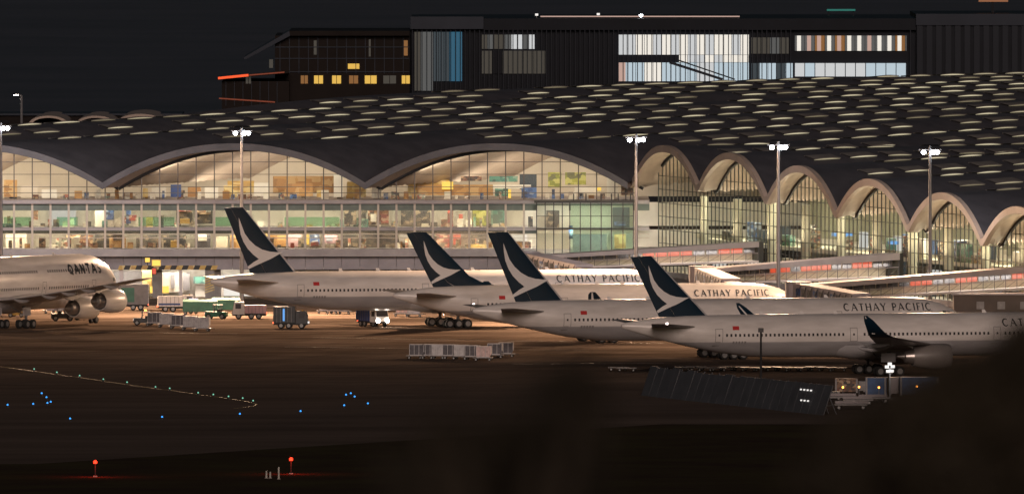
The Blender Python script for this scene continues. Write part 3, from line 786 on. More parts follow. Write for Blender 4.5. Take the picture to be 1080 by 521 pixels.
def arc(cx, cy, rx, ry, a0, a1, n=12): return [(cx + rx * math.cos(R(a0 + (a1 - a0) * i / n)), cy + ry * math.sin(R(a0 + (a1 - a0) * i / n))) for i in range(n + 1)]
def glyph(ch, mb, mp, TK, TN, serif):
    def S(pts, w, w2=None): stroke(mb, pts, [w] * len(pts) if w2 is None else [w + (w2 - w) * i / (len(pts) - 1) for i in range(len(pts))], mp)
    def foot(x, y):
        if serif: S([(x - .13, y), (x + .13, y)], .07)
    if ch == 'C':
        p = arc(.46, .5, .40, .47, 45, 315, 16); ws = [TN + (TK - TN) * math.sin(math.pi * i / 16) for i in range(17)]
        stroke(mb, p, ws, mp); return .88
    if ch == 'A':
        S([(.05, 0), (.42, 1)], TN); S([(.42, 1), (.82, 0)], TK); S([(.2, .34), (.68, .34)], TN); foot(.06, .03); foot(.82, .03); return .88
    if ch == 'T':
        S([(.37, 0), (.37, .97)], TK); S([(.02, .96), (.72, .96)], TN); foot(.37, .03); return .74
    if ch == 'H':
        S([(.12, 0), (.12, 1)], TK); S([(.72, 0), (.72, 1)], TK); S([(.12, .52), (.72, .52)], TN)
        for x in (.12, .72): foot(x, .03); foot(x, .97)
        return .86
    if ch == 'Y':
        S([(.04, 1), (.38, .46)], TK); S([(.74, 1), (.38, .46)], TN); S([(.38, .48), (.38, 0)], TK); foot(.38, .03); foot(.06, .97); foot(.72, .97); return .76
    if ch == 'P':
        S([(.12, 0), (.12, 1)], TK); S([(.12, .96), (.34, .96)] + arc(.34, .72, .24, .24, 90, -90, 8) + [(.12, .48)], (TN + TK) / 2); foot(.12, .03); return .66
    if ch == 'I':
        S([(.12, 0), (.12, 1)], TK); foot(.12, .03); foot(.12, .97); return .26
    if ch == 'F':
        S([(.12, 0), (.12, 1)], TK); S([(.12, .96), (.56, .96)], TN); S([(.12, .52), (.48, .52)], TN); foot(.12, .03); return .58
    if ch == 'Q':
        S(arc(.42, .5, .34, .42, 0, 360, 20), TK); S([(.46, .26), (.78, -.06)], TK); return .92
    if ch == 'N':
        S([(.1, 0), (.1, 1)], TK); S([(.1, 1), (.66, 0)], TK); S([(.66, 0), (.66, 1)], TK); return .84
    if ch == 'S':
        S(arc(.32, .73, .24, .20, 30, 270, 10) + arc(.32, .29, .25, .22, 90, -150, 10), TK); return .66
    return .42
def airfoil(x_le, chord, y, z, tk, n=7):
    up = []; lo = []
    for i in range(n + 1):
        t = (1 - math.cos(math.pi * i / n)) / 2
        th = tk * chord * 1.45 * (1.05 * math.sqrt(max(t, 0)) * 0.95 - 0.35 * t - 0.65 * t * t * (1.0)) if i < n else 0.0
        th = max(th, 0.012 * chord)
        up.append((x_le - chord * t, y, z + th * 0.62)); lo.append((x_le - chord * t, y, z - th * 0.45))
    return up + lo[::-1]
WHEEL = {}
def wheel_mesh(r, w):
    key = (r, w)
    if key not in WHEEL:
        t = MB(); rings = []
        for yy, rr in ((-w / 2, r * .62), (-w / 2, r * .88), (-w / 2 + .06 * r, r), (w / 2 - .06 * r, r), (w / 2, r * .88), (w / 2, r * .62)):
            rings.append([(rr * math.cos(a), yy, rr * math.sin(a)) for a in [2 * math.pi * i / 18 for i in range(18)]])
        t.loft(rings)
        h = MB(); rings = []
        for yy, rr in ((-w / 2 - .02, r * .5), (-w / 2 - .02, r * .58), (w / 2 + .02, r * .58), (w / 2 + .02, r * .5)):
            rings.append([(rr * math.cos(a), yy, rr * math.sin(a)) for a in [2 * math.pi * i / 14 for i in range(14)]])
        h.loft(rings)
        WHEEL[key] = (t.mesh('tyre', 'tyre'), h.mesh('hub', 'hub'))
    return WHEEL[key]
def wheel(par, x, y, r, w):
    tm, hm_ = wheel_mesh(r, w)
    o = link('wheel', tm, par, (x, y, r)); link('hub', hm_, o); return o

def livery(name, zsplit):
    m = mat(name, (0.78, 0.75, 0.73), 0.30)
    nt = m.node_tree; b = nt.nodes['Principled BSDF']; L = nt.links.new
    tc = nt.nodes.new('ShaderNodeTexCoord'); sx = nt.nodes.new('ShaderNodeSeparateXYZ'); L(tc.outputs['Object'], sx.inputs[0])
    rp = nt.nodes.new('ShaderNodeValToRGB'); e = rp.color_ramp.elements
    mr = nt.nodes.new('ShaderNodeMapRange'); mr.inputs[1].default_value = zsplit - .08; mr.inputs[2].default_value = zsplit + .08
    L(sx.outputs[2], mr.inputs[0]); L(mr.outputs[0], rp.inputs[0])
    e[0].color = (0.36, 0.35, 0.36, 1); e[1].color = (0.78, 0.74, 0.71, 1)
    n = nt.nodes.new('ShaderNodeTexNoise'); n.inputs['Scale'].default_value = 0.5; n.inputs['Detail'].default_value = 6
    mp = nt.nodes.new('ShaderNodeMapping'); mp.inputs['Scale'].default_value = (0.5, 1, 2.4); L(tc.outputs['Object'], mp.inputs[0]); L(mp.outputs[0], n.inputs['Vector'])
    r2 = nt.nodes.new('ShaderNodeValToRGB'); r2.color_ramp.elements[0].position = .3; r2.color_ramp.elements[1].position = .65
    r2.color_ramp.elements[0].color = (.80, .79, .78, 1); r2.color_ramp.elements[1].color = (1, 1, 1, 1); L(n.outputs['Fac'], r2.inputs[0])
    x = nt.nodes.new('ShaderNodeMix'); x.data_type = 'RGBA'; x.blend_type = 'MULTIPLY'; x.inputs[0].default_value = 1
    L(rp.outputs[0], x.inputs[6]); L(r2.outputs[0], x.inputs[7]); L(x.outputs[2], b.inputs['Base Color'])
    return m
livery('ac_skin', 4.95); livery('ac_skin_all', -5)

def interp(tab, x):
    for (a, b) in zip(tab, tab[1:]):
        if b[0] <= x <= a[0]:
            t = (a[0] - x) / (a[0] - b[0]); return [a[i] + (b[i] - a[i]) * t for i in range(1, len(a))]
    return list(tab[-1][1:] if x < tab[-1][0] else tab[0][1:])

def airliner(label, u_gear, Yp, yaw, spec):
    nose, tail = spec['nose'], spec['tail']
    ry, rz, zc = spec['ry'], spec['rz'], spec['zc']
    root = thing('airliner', label, 'airplane', (X(u_gear, Yp), Yp, 0), yaw, spec.get('group'))
    k = spec.get('k', 1.0)           # local scale of tapering ends
    st = [(nose, zc - .8, .04, .04), (nose - .35, zc - .77, .75, .68), (nose - 1.0, zc - .70, 1.28, 1.2), (nose - 2.2, zc - .48, 1.95, 1.88), (nose - 4.0, zc - .22, 2.52, 2.5), (nose - 6.4, zc - .06, 2.90, 2.95), (nose - 9.2, zc, 3.05, 3.1)]
    st = [(a, b if False else zc + (b - zc) * rz / 3.1, c * ry / 3.05, d * rz / 3.1) for a, b, c, d in st]
    st += [(x, zc, ry, rz) for x in (15, 5, -6, tail + 25)]
    for dx_, dz_, fy, fz in ((19, .06, .99, .975), (14, .36, .89, .865), (9.5, .80, .70, .70), (5.4, 1.18, .46, .50), (2.2, 1.45, .24, .28), (.5, 1.55, .12, .15), (0, 1.58, .05, .07)):
        st.append((tail + dx_, zc + dz_ * rz / 3.1, ry * fy, rz * fz))
    n = 36
    mb = MB(); mb.loft([[(x, a * math.sin(2 * math.pi * j / n), z + b * math.cos(2 * math.pi * j / n)) for j in range(n)] for x, z, a, b in st])
    fus = mb.build('fuselage', spec['skin'], root, True)
    def side(x, z, off=0.03):
        c, a, b = interp(st, x); q = max(0.02, 1 - ((z - c) / b) ** 2); return -(a * math.sqrt(q)) - off
    # belly fairing
    mb = MB(); rings = []
    for x, s in ((13, .2), (10, .75), (4, 1), (-4, 1), (-8, .7), (-11, .2)):
        rings.append([(x, ry * 1.02 * s * math.sin(t), zc - rz * .45 - rz * .66 * s * abs(math.cos(t)) if math.cos(t) < 0 else zc - rz * .45) for t in [2 * math.pi * j / 20 for j in range(20)]])
    mb.loft(rings); mb.build('belly_fairing', 'ac_grey', root, True)
    # cabin windows
    mb = MB(); zw = spec['zwin']
    for zwin in zw:
        x = nose - 11.5
        while x > tail + 14:
            if all(abs(x - d) > 1.1 for d in spec['doors']):
                for sg in (1, -1):
                    p = [(x + a, z) for a, z in ((-.14, zwin - .2), (.14, zwin - .2), (.14, zwin + .2), (-.14, zwin + .2))]
                    q = [(a, sg * side(a, z, .025), z) for a, z in p]
                    mb.quad(*(q if sg > 0 else q[::-1]))
            x -= 0.64
    o = mb.build('window_row', 'ac_window', root); o['kind'] = 'stuff'
    # doors
    for dx_ in spec['doors']:
        for sg in (1, -1):
            zb, zt = spec['zdoor']
            d = MB()
            N = 5
            for i in range(N):
                z0, z1 = zb + (zt - zb) * i / N, zb + (zt - zb) * (i + 1) / N
                for xa, xb in ((dx_ - .55, dx_ - .48), (dx_ + .48, dx_ + .55)):
                    d.quad((xa, sg * side(xa, z0), z0), (xb, sg * side(xb, z0), z0), (xb, sg * side(xb, z1), z1), (xa, sg * side(xa, z1), z1))
            for z0, z1 in ((zb, zb + .07), (zt - .07, zt)):
                d.quad((dx_ - .48, sg * side(dx_, z0), z0), (dx_ + .48, sg * side(dx_, z0), z0), (dx_ + .48, sg * side(dx_, z1), z1), (dx_ - .48, sg * side(dx_, z1), z1))
            d.quad((dx_ - .9, sg * side(dx_, zb - .55), zb - .55), (dx_ + .9, sg * side(dx_, zb - .55), zb - .55), (dx_ + .9, sg * side(dx_, zb - .42), zb - .42), (dx_ - .9, sg * side(dx_, zb - .42), zb - .42))
            dd = d.build('door', 'ac_seam', root)
            w_ = MB(); zz = zw[0]
            w_.quad((dx_ - .12, sg * side(dx_, zz - .15), zz - .15), (dx_ + .12, sg * side(dx_, zz - .15), zz - .15), (dx_ + .12, sg * side(dx_, zz + .15), zz + .15), (dx_ - .12, sg * side(dx_, zz + .15), zz + .15))
            w_.build('door_window', 'ac_window', dd)
    # cockpit windows
    cz = spec['cock']
    for sg in (1, -1):
        for xa, xb in ((nose - 1.95, nose - 2.6), (nose - 2.68, nose - 3.35), (nose - 3.42, nose - 4.1)):
            w_ = MB(); zz = cz
            z1 = zz + .36 + (nose - xa - 1.95) * .12
            w_.quad((xa, sg * side(xa, zz, .03), zz), (xb, sg * side(xb, zz, .03), zz), (xb, sg * side(xb, z1 + .1, .03), z1 + .1), (xa, sg * side(xa, z1, .03), z1))
            w_.build('cockpit_window', 'ac_window', root)
    # antennas
    for xa in (tail + 21, tail + 27, tail + 32, 4, 16):
        zt = zc + rz
        MB().hexa([(xa - .35, -.04, zt - .05), (xa + .35, -.04, zt - .05), (xa + .35, .04, zt - .05), (xa - .35, .04, zt - .05), (xa - .4, -.02, zt + .42), (xa, -.02, zt + .42), (xa, .02, zt + .42), (xa - .4, .02, zt + .42)]).build('antenna', 'ac_white', root)
    # wings
    for sg in (-1, 1):
        sec = spec['wing']
        mb = MB(); mb.loft([airfoil(x, c, sg * y, z, tk) for y, x, c, z, tk in sec]); mb.build('wing', 'ac_grey', root, True)
        if spec.get('winglet'):
            wl = spec['winglet']
            mb = MB(); mb.loft([airfoil(x, c, sg * y, z, tk) for y, x, c, z, tk in wl]); w_ = mb.build('winglet', 'ac_green', root, True)
            y0, x0, c0, z0, _ = wl[1]; y1, x1, c1, z1, _ = wl[-1]
            q = MB(); q.quad((x0 - c0 * .62, sg * (y0 + .14), z0), (x0 - c0 * .8, sg * (y0 + .14), z0), (x1 - c1 * .8, sg * (y1 + .12), z1 - .1), (x1 - c1 * .55, sg * (y1 + .12), z1 - .1)); q.build('winglet_stripe', 'ac_white', w_)
        # flap track fairings
        for y in spec['fairings']:
            le, c, z = [interp([(-a[0], a[1], a[2], a[3]) for a in sec], -y)[i] for i in (0, 1, 2)]
            te = le - c
            mb = MB(); mb.tube([(te + 2.6, sg * y, z - .35), (te + 1.6, sg * y, z - .55), (te + .2, sg * y, z - .62), (te - 1.2, sg * y, z - .42), (te - 2.0, sg * y, z - .2)], [.05, .26, .32, .2, .03], 8); mb.build('flap_fairing', 'ac_grey', root, True)
        # engines
        for (ey, ex, ez, er, el) in spec['engines']:
            def lath(prof, nn=24): return [[(x, sg * ey + r * math.cos(a), ez + r * math.sin(a)) for a in [2 * math.pi * j / nn for j in range(nn)]] for x, r in prof]
            mb = MB(); mb.loft(lath([(ex - 1.2, er * .80), (ex - .35, er * .84), (ex, er * .92), (ex - .15, er * .985), (ex - .8, er * 1.03), (ex - el * .45, er * 1.04), (ex - el * .8, er * .92), (ex - el, er * .78), (ex - el + .05, er * .72)]), cap=False)
            en = mb.build('engine', spec['eng_mat'], root, True)
            mb = MB(); mb.loft(lath([(ex - 1.25, er * .80), (ex - 1.2, er * .3), (ex - .7, er * .22), (ex - .4, .02)])); mb.build('fan', 'ac_dark', en, True)
            mb = MB(); mb.loft(lath([(ex - el * .9, er * .70), (ex - el * 1.02, er * .60), (ex - el * 1.2, er * .46), (ex - el * 1.22, er * .28), (ex - el * 1.42, .03)])); mb.build('exhaust_cone', 'ac_metal', en, True)
            le, c, z = [interp([(-a[0], a[1], a[2], a[3]) for a in sec], -ey)[i] for i in (0, 1, 2)]
            mb = MB(); mb.hexa([(ex - el * .95, sg * ey - .2, ez + er * .6), (ex - 1.3, sg * ey - .2, ez + er * .9), (ex - 1.3, sg * ey + .2, ez + er * .9), (ex - el * .95, sg * ey + .2, ez + er * .6), (le - c * .5, sg * ey - .15, z - .1), (le - .1, sg * ey - .15, z + .1), (le - .1, sg * ey + .15, z + .1), (le - c * .5, sg * ey + .15, z - .1)]); mb.build('pylon', 'ac_grey', en)
        # tailplane
        hs = spec['stab']
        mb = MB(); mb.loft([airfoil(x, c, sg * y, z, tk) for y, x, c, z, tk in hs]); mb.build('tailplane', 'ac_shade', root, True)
    # fin
    fx, fz0, fz1 = spec['fin_x'], spec['fin_z0'], spec['fin_z1']
    Hh = fz1 - fz0
    def le_te(z):
        t = (z - fz0) / Hh
        le = fx + 7.5 - 8.7 * t; te = fx - 4.4 * t
        if spec.get('fillet') and t < .22: le += ((.22 - t) / .22) ** 2 * 4.2
        return le, te
    def fin_half(x, z):
        le, te = le_te(z); t = (le - x) / max(.1, le - te); t = min(max(t, 0), 1)
        return max(.02, .42 * (1 - .55 * (z - fz0) / Hh) * (math.sqrt(t) * 1.3 - 1.3 * t ** 1.6) )
    def finslab(name, t0, t1, m, zlist, grow=0.0, par=root):
        rings = []
        for z in zlist:
            le, te = le_te(z); xs_ = [le + (te - le) * (t0 + (t1 - t0) * i / 8) for i in range(9)]
            rings.append([(x, fin_half(x, z) + grow, z) for x in xs_] + [(x, -fin_half(x, z) - grow, z) for x in xs_[::-1]])
        q = MB(); q.loft(rings); return q.build(name, m, par, True)
    zl = [fz0 - .9 + (Hh + .9) * i / 10 for i in range(11)]
    zl = [max(z, fz0 - .9) for z in zl]
    fin = finslab('tail_fin', 0.0, 0.665, spec['fin_mat'], zl)
    finslab('rudder', 0.675, 1.0, spec['fin_mat'], [fz0 + .25] + zl[2:-1] + [fz1 - .1])
    if spec.get('edge_mat'):
        finslab('leading_edge', 0.0, 0.045, spec['edge_mat'], zl[1:], grow=.012, par=fin)
    if spec.get('emblem'):
        s = Hh / 9.75
        outl = [(-1.80, 8.28), (-1.45, 7.35), (-.95, 6.0), (-.25, 5.0), (.60, 4.20), (1.55, 3.65), (2.55, 3.36), (3.55, 3.25), (4.55, 3.25)]
        inl = [(-1.80, 8.28), (-1.72, 7.1), (-1.52, 5.85), (-1.10, 4.75), (-.50, 3.75), (.30, 2.90), (1.08, 2.28), (.35, 1.85), (-.48, 1.20)]
        low = [(-.48, 1.20), (-.36, .84), (1.1, 1.55), (2.76, 2.28), (4.55, 3.25)]
        # the swoosh is cut into strips so that it follows the fin
        strips = MB()
        def mpf(a, b):
            x, z = fx + a * s / .96, fz0 + b * s; return (x, -fin_half(x, z) - .03, z)
        bl_ = [(-.48, 1.20), (1.08, 2.28)]
        for i in range(6): strips.quad(mpf(*inl[i]), mpf(*outl[i]), mpf(*outl[i + 1]), mpf(*inl[i + 1]))
        strips.quad(mpf(*inl[6]), mpf(*outl[6]), mpf(*outl[6]), mpf(*inl[6])) if False else None
        strips.poly([mpf(*p) for p in (inl[6], (2.76, 2.28), (3.7, 2.8), (4.55, 3.25), outl[7], outl[6])])
        strips.poly([mpf(*p) for p in (inl[8], (-.36, .84), (1.1, 1.55), (2.76, 2.28), inl[6], inl[7])])
        strips.build('tail_emblem', 'ac_white', fin)
    # flag and registration
    if spec.get('flag'):
        xf = tail + 15.8; zf = zc + .95
        q = MB(); q.quad(*[(x, side(x, z), z) for x, z in ((xf, zf), (xf + .95, zf), (xf + .95, zf + .55), (xf, zf + .55))]); q.build('flag_mark', 'ac_red', root)
        q = MB()
        for i in range(5): q.quad(*[(x, side(x, z), z) for x, z in ((xf + i * .42, zf - 2.0), (xf + .28 + i * .42, zf - 2.0), (xf + .28 + i * .42, zf - 1.62), (xf + i * .42, zf - 1.62))])
        q.build('registration_mark', 'ac_seam', root)
    # lettering
    if spec.get('text'):
        txt, x0, z0, h, tk, tn, sf, slant, gapw, colr = spec['text']
        pen = 0
        for ch in txt:
            q = MB()
            def mp(a, b, pen=pen):
                x = x0 + (pen + a + b * slant) * h; z = z0 + b * h; return (x, side(x, z, .04), z)
            pen += glyph(ch, q, mp, tk, tn, sf) + gapw
            if q.f: q.build('letter', colr, root)
    # landing gear
    for gx, gy, ax in spec['gears']:
        for sg in (-1, 1):
            g = MB(); g.tube([(gx, sg * gy, .75), (gx + .1, sg * gy, 2.0), (gx + .2, sg * (gy - .5), 3.4)], [.2, .24, .3], 10); g.tube([(gx, sg * gy, 1.9), (gx - 1.9, sg * (gy - 1.2), 3.2)], .11, 6)
            g.beam((gx - 1.5 * (len(ax) - 1) / 2, sg * gy, .72), (gx + 1.5 * (len(ax) - 1) / 2, sg * gy, .72), .28, .3)
            go = g.build('main_gear', 'ac_dark', root, True)
            for a in ax:
                for yy in (-.72, .72): wheel(go, gx + a, sg * gy + yy, .70, .52)
            MB().box(gx - 1.2, gx + 1.0, sg * (gy + .2), sg * (gy + .28), 2.0, 3.3).build('gear_door', 'ac_grey', go)
    gx = nose - 5.2
    g = MB(); g.tube([(gx, 0, .6), (gx + .1, 0, zc - rz + .6)], [.16, .2], 8); go = g.build('nose_gear', 'ac_dark', root, True)
    for yy in (-.42, .42): wheel(go, gx, yy, .55, .4)
    if spec.get('nav'):
        nx, ny, nz, m = spec['nav']
        q = MB(); q.tube([(nx - .16, ny, nz), (nx + .16, ny, nz)], [.14, .18], 8); q.build('navigation_light', m, root)
    return root

CX = dict(nose=37.4, tail=-38.3, ry=3.05, rz=3.1, zc=5.75, skin='ac_skin', zwin=(5.95,), zdoor=(4.95, 6.9), doors=(31, 17.0, -4.5, -24.5), cock=6.25,
    wing=[(1.8, 10.8, 14.5, 4.0, .12), (5.0, 8.3, 12.2, 4.2, .115), (11.0, 3.6, 8.2, 4.75, .105), (20.0, -3.0, 5.7, 5.55, .10), (28.6, -9.3, 3.4, 6.35, .09)],
    winglet=[(28.6, -9.3, 3.4, 6.35, .09), (30.6, -10.9, 2.7, 6.85, .09), (31.8, -12.1, 2.1, 7.7, .08), (32.3, -13.3, 1.4, 8.8, .08), (32.5, -14.3, .5, 9.5, .08)],
    fairings=(7.5, 13.5, 18.5), engines=[(10.4, 7.6, 2.95, 1.78, 5.6)], eng_mat='ac_white',
    stab=[(.4, -26.6, 7.4, 7.1, .10), (2.2, -28.0, 6.4, 7.2, .10), (10.6, -34.6, 2.3, 7.9, .09)],
    fin_x=-32.6, fin_z0=8.35, fin_z1=18.25, fin_mat='ac_green', edge_mat='ac_grey', emblem=True, flag=True, group='airliners with dark green tails',
    text=('CATHAY PACIFIC', 17.9, 6.95, 1.05, .20, .10, True, 0, .24, 'ac_letter'),
    gears=[(0, 5.3, (-1.45, 0, 1.45))])
YAW = R(15.5)
p1 = dict(CX); p1['fin_z1'] = 18.85; p1['fin_x'] = -31.8; p1['text'] = ('CATHAY PACIFIC', 16.8) + CX['text'][2:]; p1['winglet'] = None; p1['wing'] = CX['wing'] + [(31.8, -12.6, 1.2, 6.6, .08)]
airliner('white airliner with green tail farthest back, its nose hidden behind other tails, nearest the terminal', 473, 95, YAW, p1)
p2 = dict(CX); p2.update(nose=32.6, tail=-32.0, doors=(26.5, 13.0, -6, -20), fin_x=-26.5, fillet=True, edge_mat=None, winglet=[(29.0, -6.6, 2.6, 6.8, .09), (29.7, -7.6, 2.2, 7.2, .08), (30.0, -8.4, 1.5, 8.1, .08), (30.1, -8.8, .8, 8.5, .08)],
    wing=[(1.8, 9.0, 12.5, 4.0, .12), (5.0, 7.0, 10.4, 4.2, .115), (10.0, 3.6, 7.4, 4.65, .105), (29.0, -6.6, 2.6, 6.8, .09)],
    stab=[(.4, -21.5, 7.0, 7.1, .10), (2.2, -22.9, 6.1, 7.2, .10), (10.2, -28.9, 2.3, 7.9, .09)],
    text=('CATHAY PACIFIC', 14.6, 6.95, 0.92, .20, .10, True, 0, .24, 'ac_letter'), gears=[(0, 5.0, (-.95, .95))], fairings=(7, 12, 17), engines=[(9.4, 7.2, 2.8, 1.5, 5.0)])
p2['fin_z1'] = 16.9; p2['fin_x'] = -25.7; p2['fin_z0'] = 8.3
airliner('second airliner from the back, shorter, curved fillet at the foot of its green tail', 630, 19, YAW, p2)
p3 = dict(p1); p3['text'] = CX['text']; p3['fin_x'] = -31.6; p3['nav'] = (-35.2, 10.6, 7.95, 'nav_white')
airliner('third airliner from the back with full dark serif lettering and nose cone showing at right', 762, -57, YAW, p3)
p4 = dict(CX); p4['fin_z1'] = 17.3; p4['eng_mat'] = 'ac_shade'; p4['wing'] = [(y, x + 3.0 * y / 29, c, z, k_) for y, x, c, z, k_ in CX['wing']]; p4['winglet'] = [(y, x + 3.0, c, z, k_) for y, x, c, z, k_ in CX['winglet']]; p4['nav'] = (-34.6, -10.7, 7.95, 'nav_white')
airliner('nearest airliner, its curved dark winglet facing the camera and nose hidden behind foliage', 926, -131, YAW, p4)
mb = None
QA = dict(nose=32.5, tail=-40, ry=3.57, rz=4.2, zc=6.75, skin='ac_skin_all', zwin=(6.0, 8.6), zdoor=(5.0, 7.0), doors=(22, 8, -12, -26), cock=6.6,
    wing=[(2.0, 13.5, 19.0, 4.3, .13), (7.0, 9.0, 15.5, 4.7, .12), (14.5, 2.8, 10.8, 5.6, .11), (26.0, -5.6, 7.2, 7.0, .10), (38.6, -14.8, 4.0, 8.6, .09)],
    winglet=None, fairings=(9, 15, 20, 25, 31), engines=[(12.0, 8.6, 3.1, 1.75, 5.4), (21.6, 1.4, 4.5, 1.8, 5.4)], eng_mat='ac_white',
    stab=[(.4, -26.5, 9, 8.2, .10), (15, -37, 3.4, 9.6, .09)], fin_x=-34, fin_z0=10.4, fin_z1=24.0, fin_mat='ac_red', edge_mat=None, emblem=False, flag=False,
    text=('QANTAS', 15.2, 8.0, 1.5, .24, .24, False, .16, .26, 'ac_letter'), gears=[(-1, 6.0, (-.85, .85)), (-4, 2.6, (-1.5, 0, 1.5))])
airliner('white double-deck airliner with bold black lettering at the left edge, nose toward the terminal', -3, 92, R(58), QA)

# ================================================================== FLOODLIGHT MASTS
def flood_mast(u, vtop, hgt, label, power, target, heads=3, light=True):
    # the mast foot is where a mast of this height stands
    lo, hi = -200, 600
    for _ in range(60):
        m_ = (lo + hi) / 2
        if Z(vtop, m_) < hgt: hi = m_
        else: lo = m_
    Y = lo
    x = X(u, Y)
    t = thing('floodlight_mast', label, 'floodlight', (x, Y, 0), 0, 'floodlight masts along the terminal')
    MB().tube([(0, 0, 0), (0, 0, hgt * .5), (0, 0, hgt + .6)], [.36, .28, .18], 12).build('pole', 'mast', t, True)
    MB().box(-.6, .6, -.6, .6, 0, .5).build('footing', 'concrete', t)
    MB().tube([(0, 0, hgt + .55), (0, 0, hgt + .8)], [1.5, 1.2], 14).build('cap_ring', 'black_steel', t)
    MB().box(-1.7, 1.7, -.08, .08, hgt - .12, hgt + .06).build('crossarm', 'mast', t)
    for i in range(heads):
        a = (-1.0, .42, 1.08)[i]
        zz = hgt - .40 + (0, .0, .04, -.02, .0, 0)[i]
        h = MB().tube([(a, .30, zz + .12), (a, -.20, zz)], [.2, .36], 14).build('lamp_housing', 'black_steel', t)
        MB().tube([(a, -.205, zz), (a, -.34, zz - .01), (a, -.44, zz - .02), (a, -.50, zz - .02)], [.34, .31, .22, .06], 14).build('lamp_glass', 'lamp_white', h)
    if light:
        d = bpy.data.lights.new('flood_lamp', 'SPOT'); d.energy = power; d.spot_size = R(128); d.spot_blend = 1.0; d.color = (1.0, .64, .40); d.shadow_soft_size = 1.0
        o = bpy.data.objects.new('flood_lamp', d); col.objects.link(o); o.parent = t; o.location = (0, -1.1, hgt - .5)
        v = Vector(target) - Vector((x, Y, hgt)); o.rotation_euler = v.to_track_quat('-Z', 'Y').to_euler()
    if light:
        d = bpy.data.lights.new('spill_lamp', 'SPOT'); d.energy = 26000; d.color = (.95, .90, .92); d.shadow_soft_size = .8; d.spot_size = R(140); d.spot_blend = 1.0
        o = bpy.data.objects.new('spill_lamp', d); col.objects.link(o); o.parent = t; o.location = (0, 1.3, hgt - .3); o.rotation_euler = Vector((0, 1, -.12)).to_track_quat('-Z', 'Y').to_euler()
    return t
FP = 480000
flood_mast(1, 133, 29, 'tall floodlight mast at the left picture edge', FP, (-74, 168, 0))
flood_mast(255, 138, 29, 'tall floodlight mast rising behind the leftmost green tail', FP, (-40, 140, 0))
flood_mast(671, 145, 29, 'tall floodlight mast at the inner corner of the terminal', FP, (8, 88, 0))
flood_mast(821, 153, 29, 'tall floodlight mast in front of the second and third concourse arches', FP * .34, (22, 32, 0))
flood_mast(981, 158, 29, 'tall floodlight mast nearest the right edge', FP * .5, (38, -18, 0))
# distant lamp post beyond the roof
Y = 420; zt = Z(101, Y); x = X(21, Y)
t = thing('street_lamp', 'small single-arm street lamp standing beyond the left end of the roof', 'street lamp', (x, Y, 0))
MB().tube([(.3, 0, 0), (.3, 0, zt)], [.3, .2], 8).build('pole', 'mast', t, True)
MB().tube([(.3, 0, zt), (-.5, 0, zt + .15)], .14, 6).build('arm', 'mast', t)
MB().box(-1.0, -.3, -.15, .15, zt + .0, zt + .14).build('lamp_head', 'head_lamp', t)

# ================================================================== BOARDING BRIDGES
def bridge(label, pA, pB, ha, hb, hits, endcap=True, legs=(0.25, 0.75), seed=1):
    """pA, pB: lower near edge of the corridor (left, right); ha, hb heights there."""
    A, B = Vector(pA), Vector(pB); t = thing('boarding_bridge', label, 'jet bridge', (B.x, B.y, 0), 0, 'glazed boarding bridges')
    d = B - A; Ln = math.hypot(d.x, d.y); dh = Vector((d.x, d.y, 0)).normalized(); nn = Vector((dh.y, -dh.x, 0))
    wd = 3.2
    def P(s, off, up):
        h = ha + (hb - ha) * s
        return A + d * s - nn * off + Vector((0, 0, up * h))
    def slab(s0, s1, o0, o1, u0, u1, name, m):
        return W(MB().hexa([P(s0, o0, u0), P(s1, o0, u0), P(s1, o1, u0), P(s0, o1, u0), P(s0, o0, u1), P(s1, o0, u1), P(s1, o1, u1), P(s0, o1, u1)]), name, m, t)
    slab(0, 1, -.1, wd + .1, 0, .10, 'floor', 'bridge_white')
    slab(0, 1, -.25, wd + .25, .74, 1.0, 'roof', 'bridge_roof')
    slab(0, 1, wd - .1, wd, .10, .74, 'far_wall', 'bridge_cream')
    n = max(4, round(Ln / 2.1)); rr = random.Random(seed)
    for i in range(n):
        s0, s1 = i / n, (i + 1) / n
        W(MB().beam(P(s0, 0, .1), P(s0, 0, .74), .09), 'post', 'mullion_dark', t)
        W(MB().beam(P(s0 + .1 / n, .06, .14), P(s1 - .1 / n, .06, .42), .05), 'brace', 'mullion', t)
        e = .06 / n
        W(MB().quad(P(s0 + e, .03, .11), P(s1 - e, .03, .11), P(s1 - e, .03, .45), P(s0 + e, .03, .45)), 'pane', 'glass', t)
        fr = s0 + .5 / n
        m = 'sign_red' if any(a <= fr <= b for a, b in hits) else 'uld_dark'
        slab(s0 + e, s1 - e, 1.4, 1.46, .48, .73, 'banner_panel', m)
        W(MB().quad(P(s0 + e, .03, .46), P(s1 - e, .03, .46), P(s1 - e, .03, .735), P(s0 + e, .03, .735)), 'pane', 'glass', t)
    slab(0, 1, -.03, .06, .44, .47, 'rail', 'bridge_grey')
    W(MB().beam(P(1, 0, .1), P(1, 0, .74), .14), 'post', 'mullion_dark', t)
    if endcap: slab(1.001, 1.02, -.2, wd + .2, 0, 1, 'end_frame', 'mullion_dark')
    for s in legs:
        c = P(s, wd / 2, 0)
        W(MB().box(c.x - .5, c.x + .5, c.y - .5, c.y + .5, 0.03, c.z), 'pier', 'concrete', t)
    for q in (.2, .5, .8):
        c = P(q, 1.3, .70)
    c0 = P(.5, .9, .73)
    ar = bpy.data.lights.new('corridor_lamp', 'AREA'); ar.shape = 'RECTANGLE'; ar.size = Ln * .95; ar.size_y = .4; ar.energy = Ln * 28; ar.color = (1, .93, .82)
    o = bpy.data.objects.new('corridor_lamp', ar); col.objects.link(o); o.parent = t; o.location = c0 - Vector((B.x, B.y, 0)); o.rotation_euler = (R(20), math.atan2(-d.z, Ln) , math.atan2(d.y, d.x))
    return t, P, dh, nn
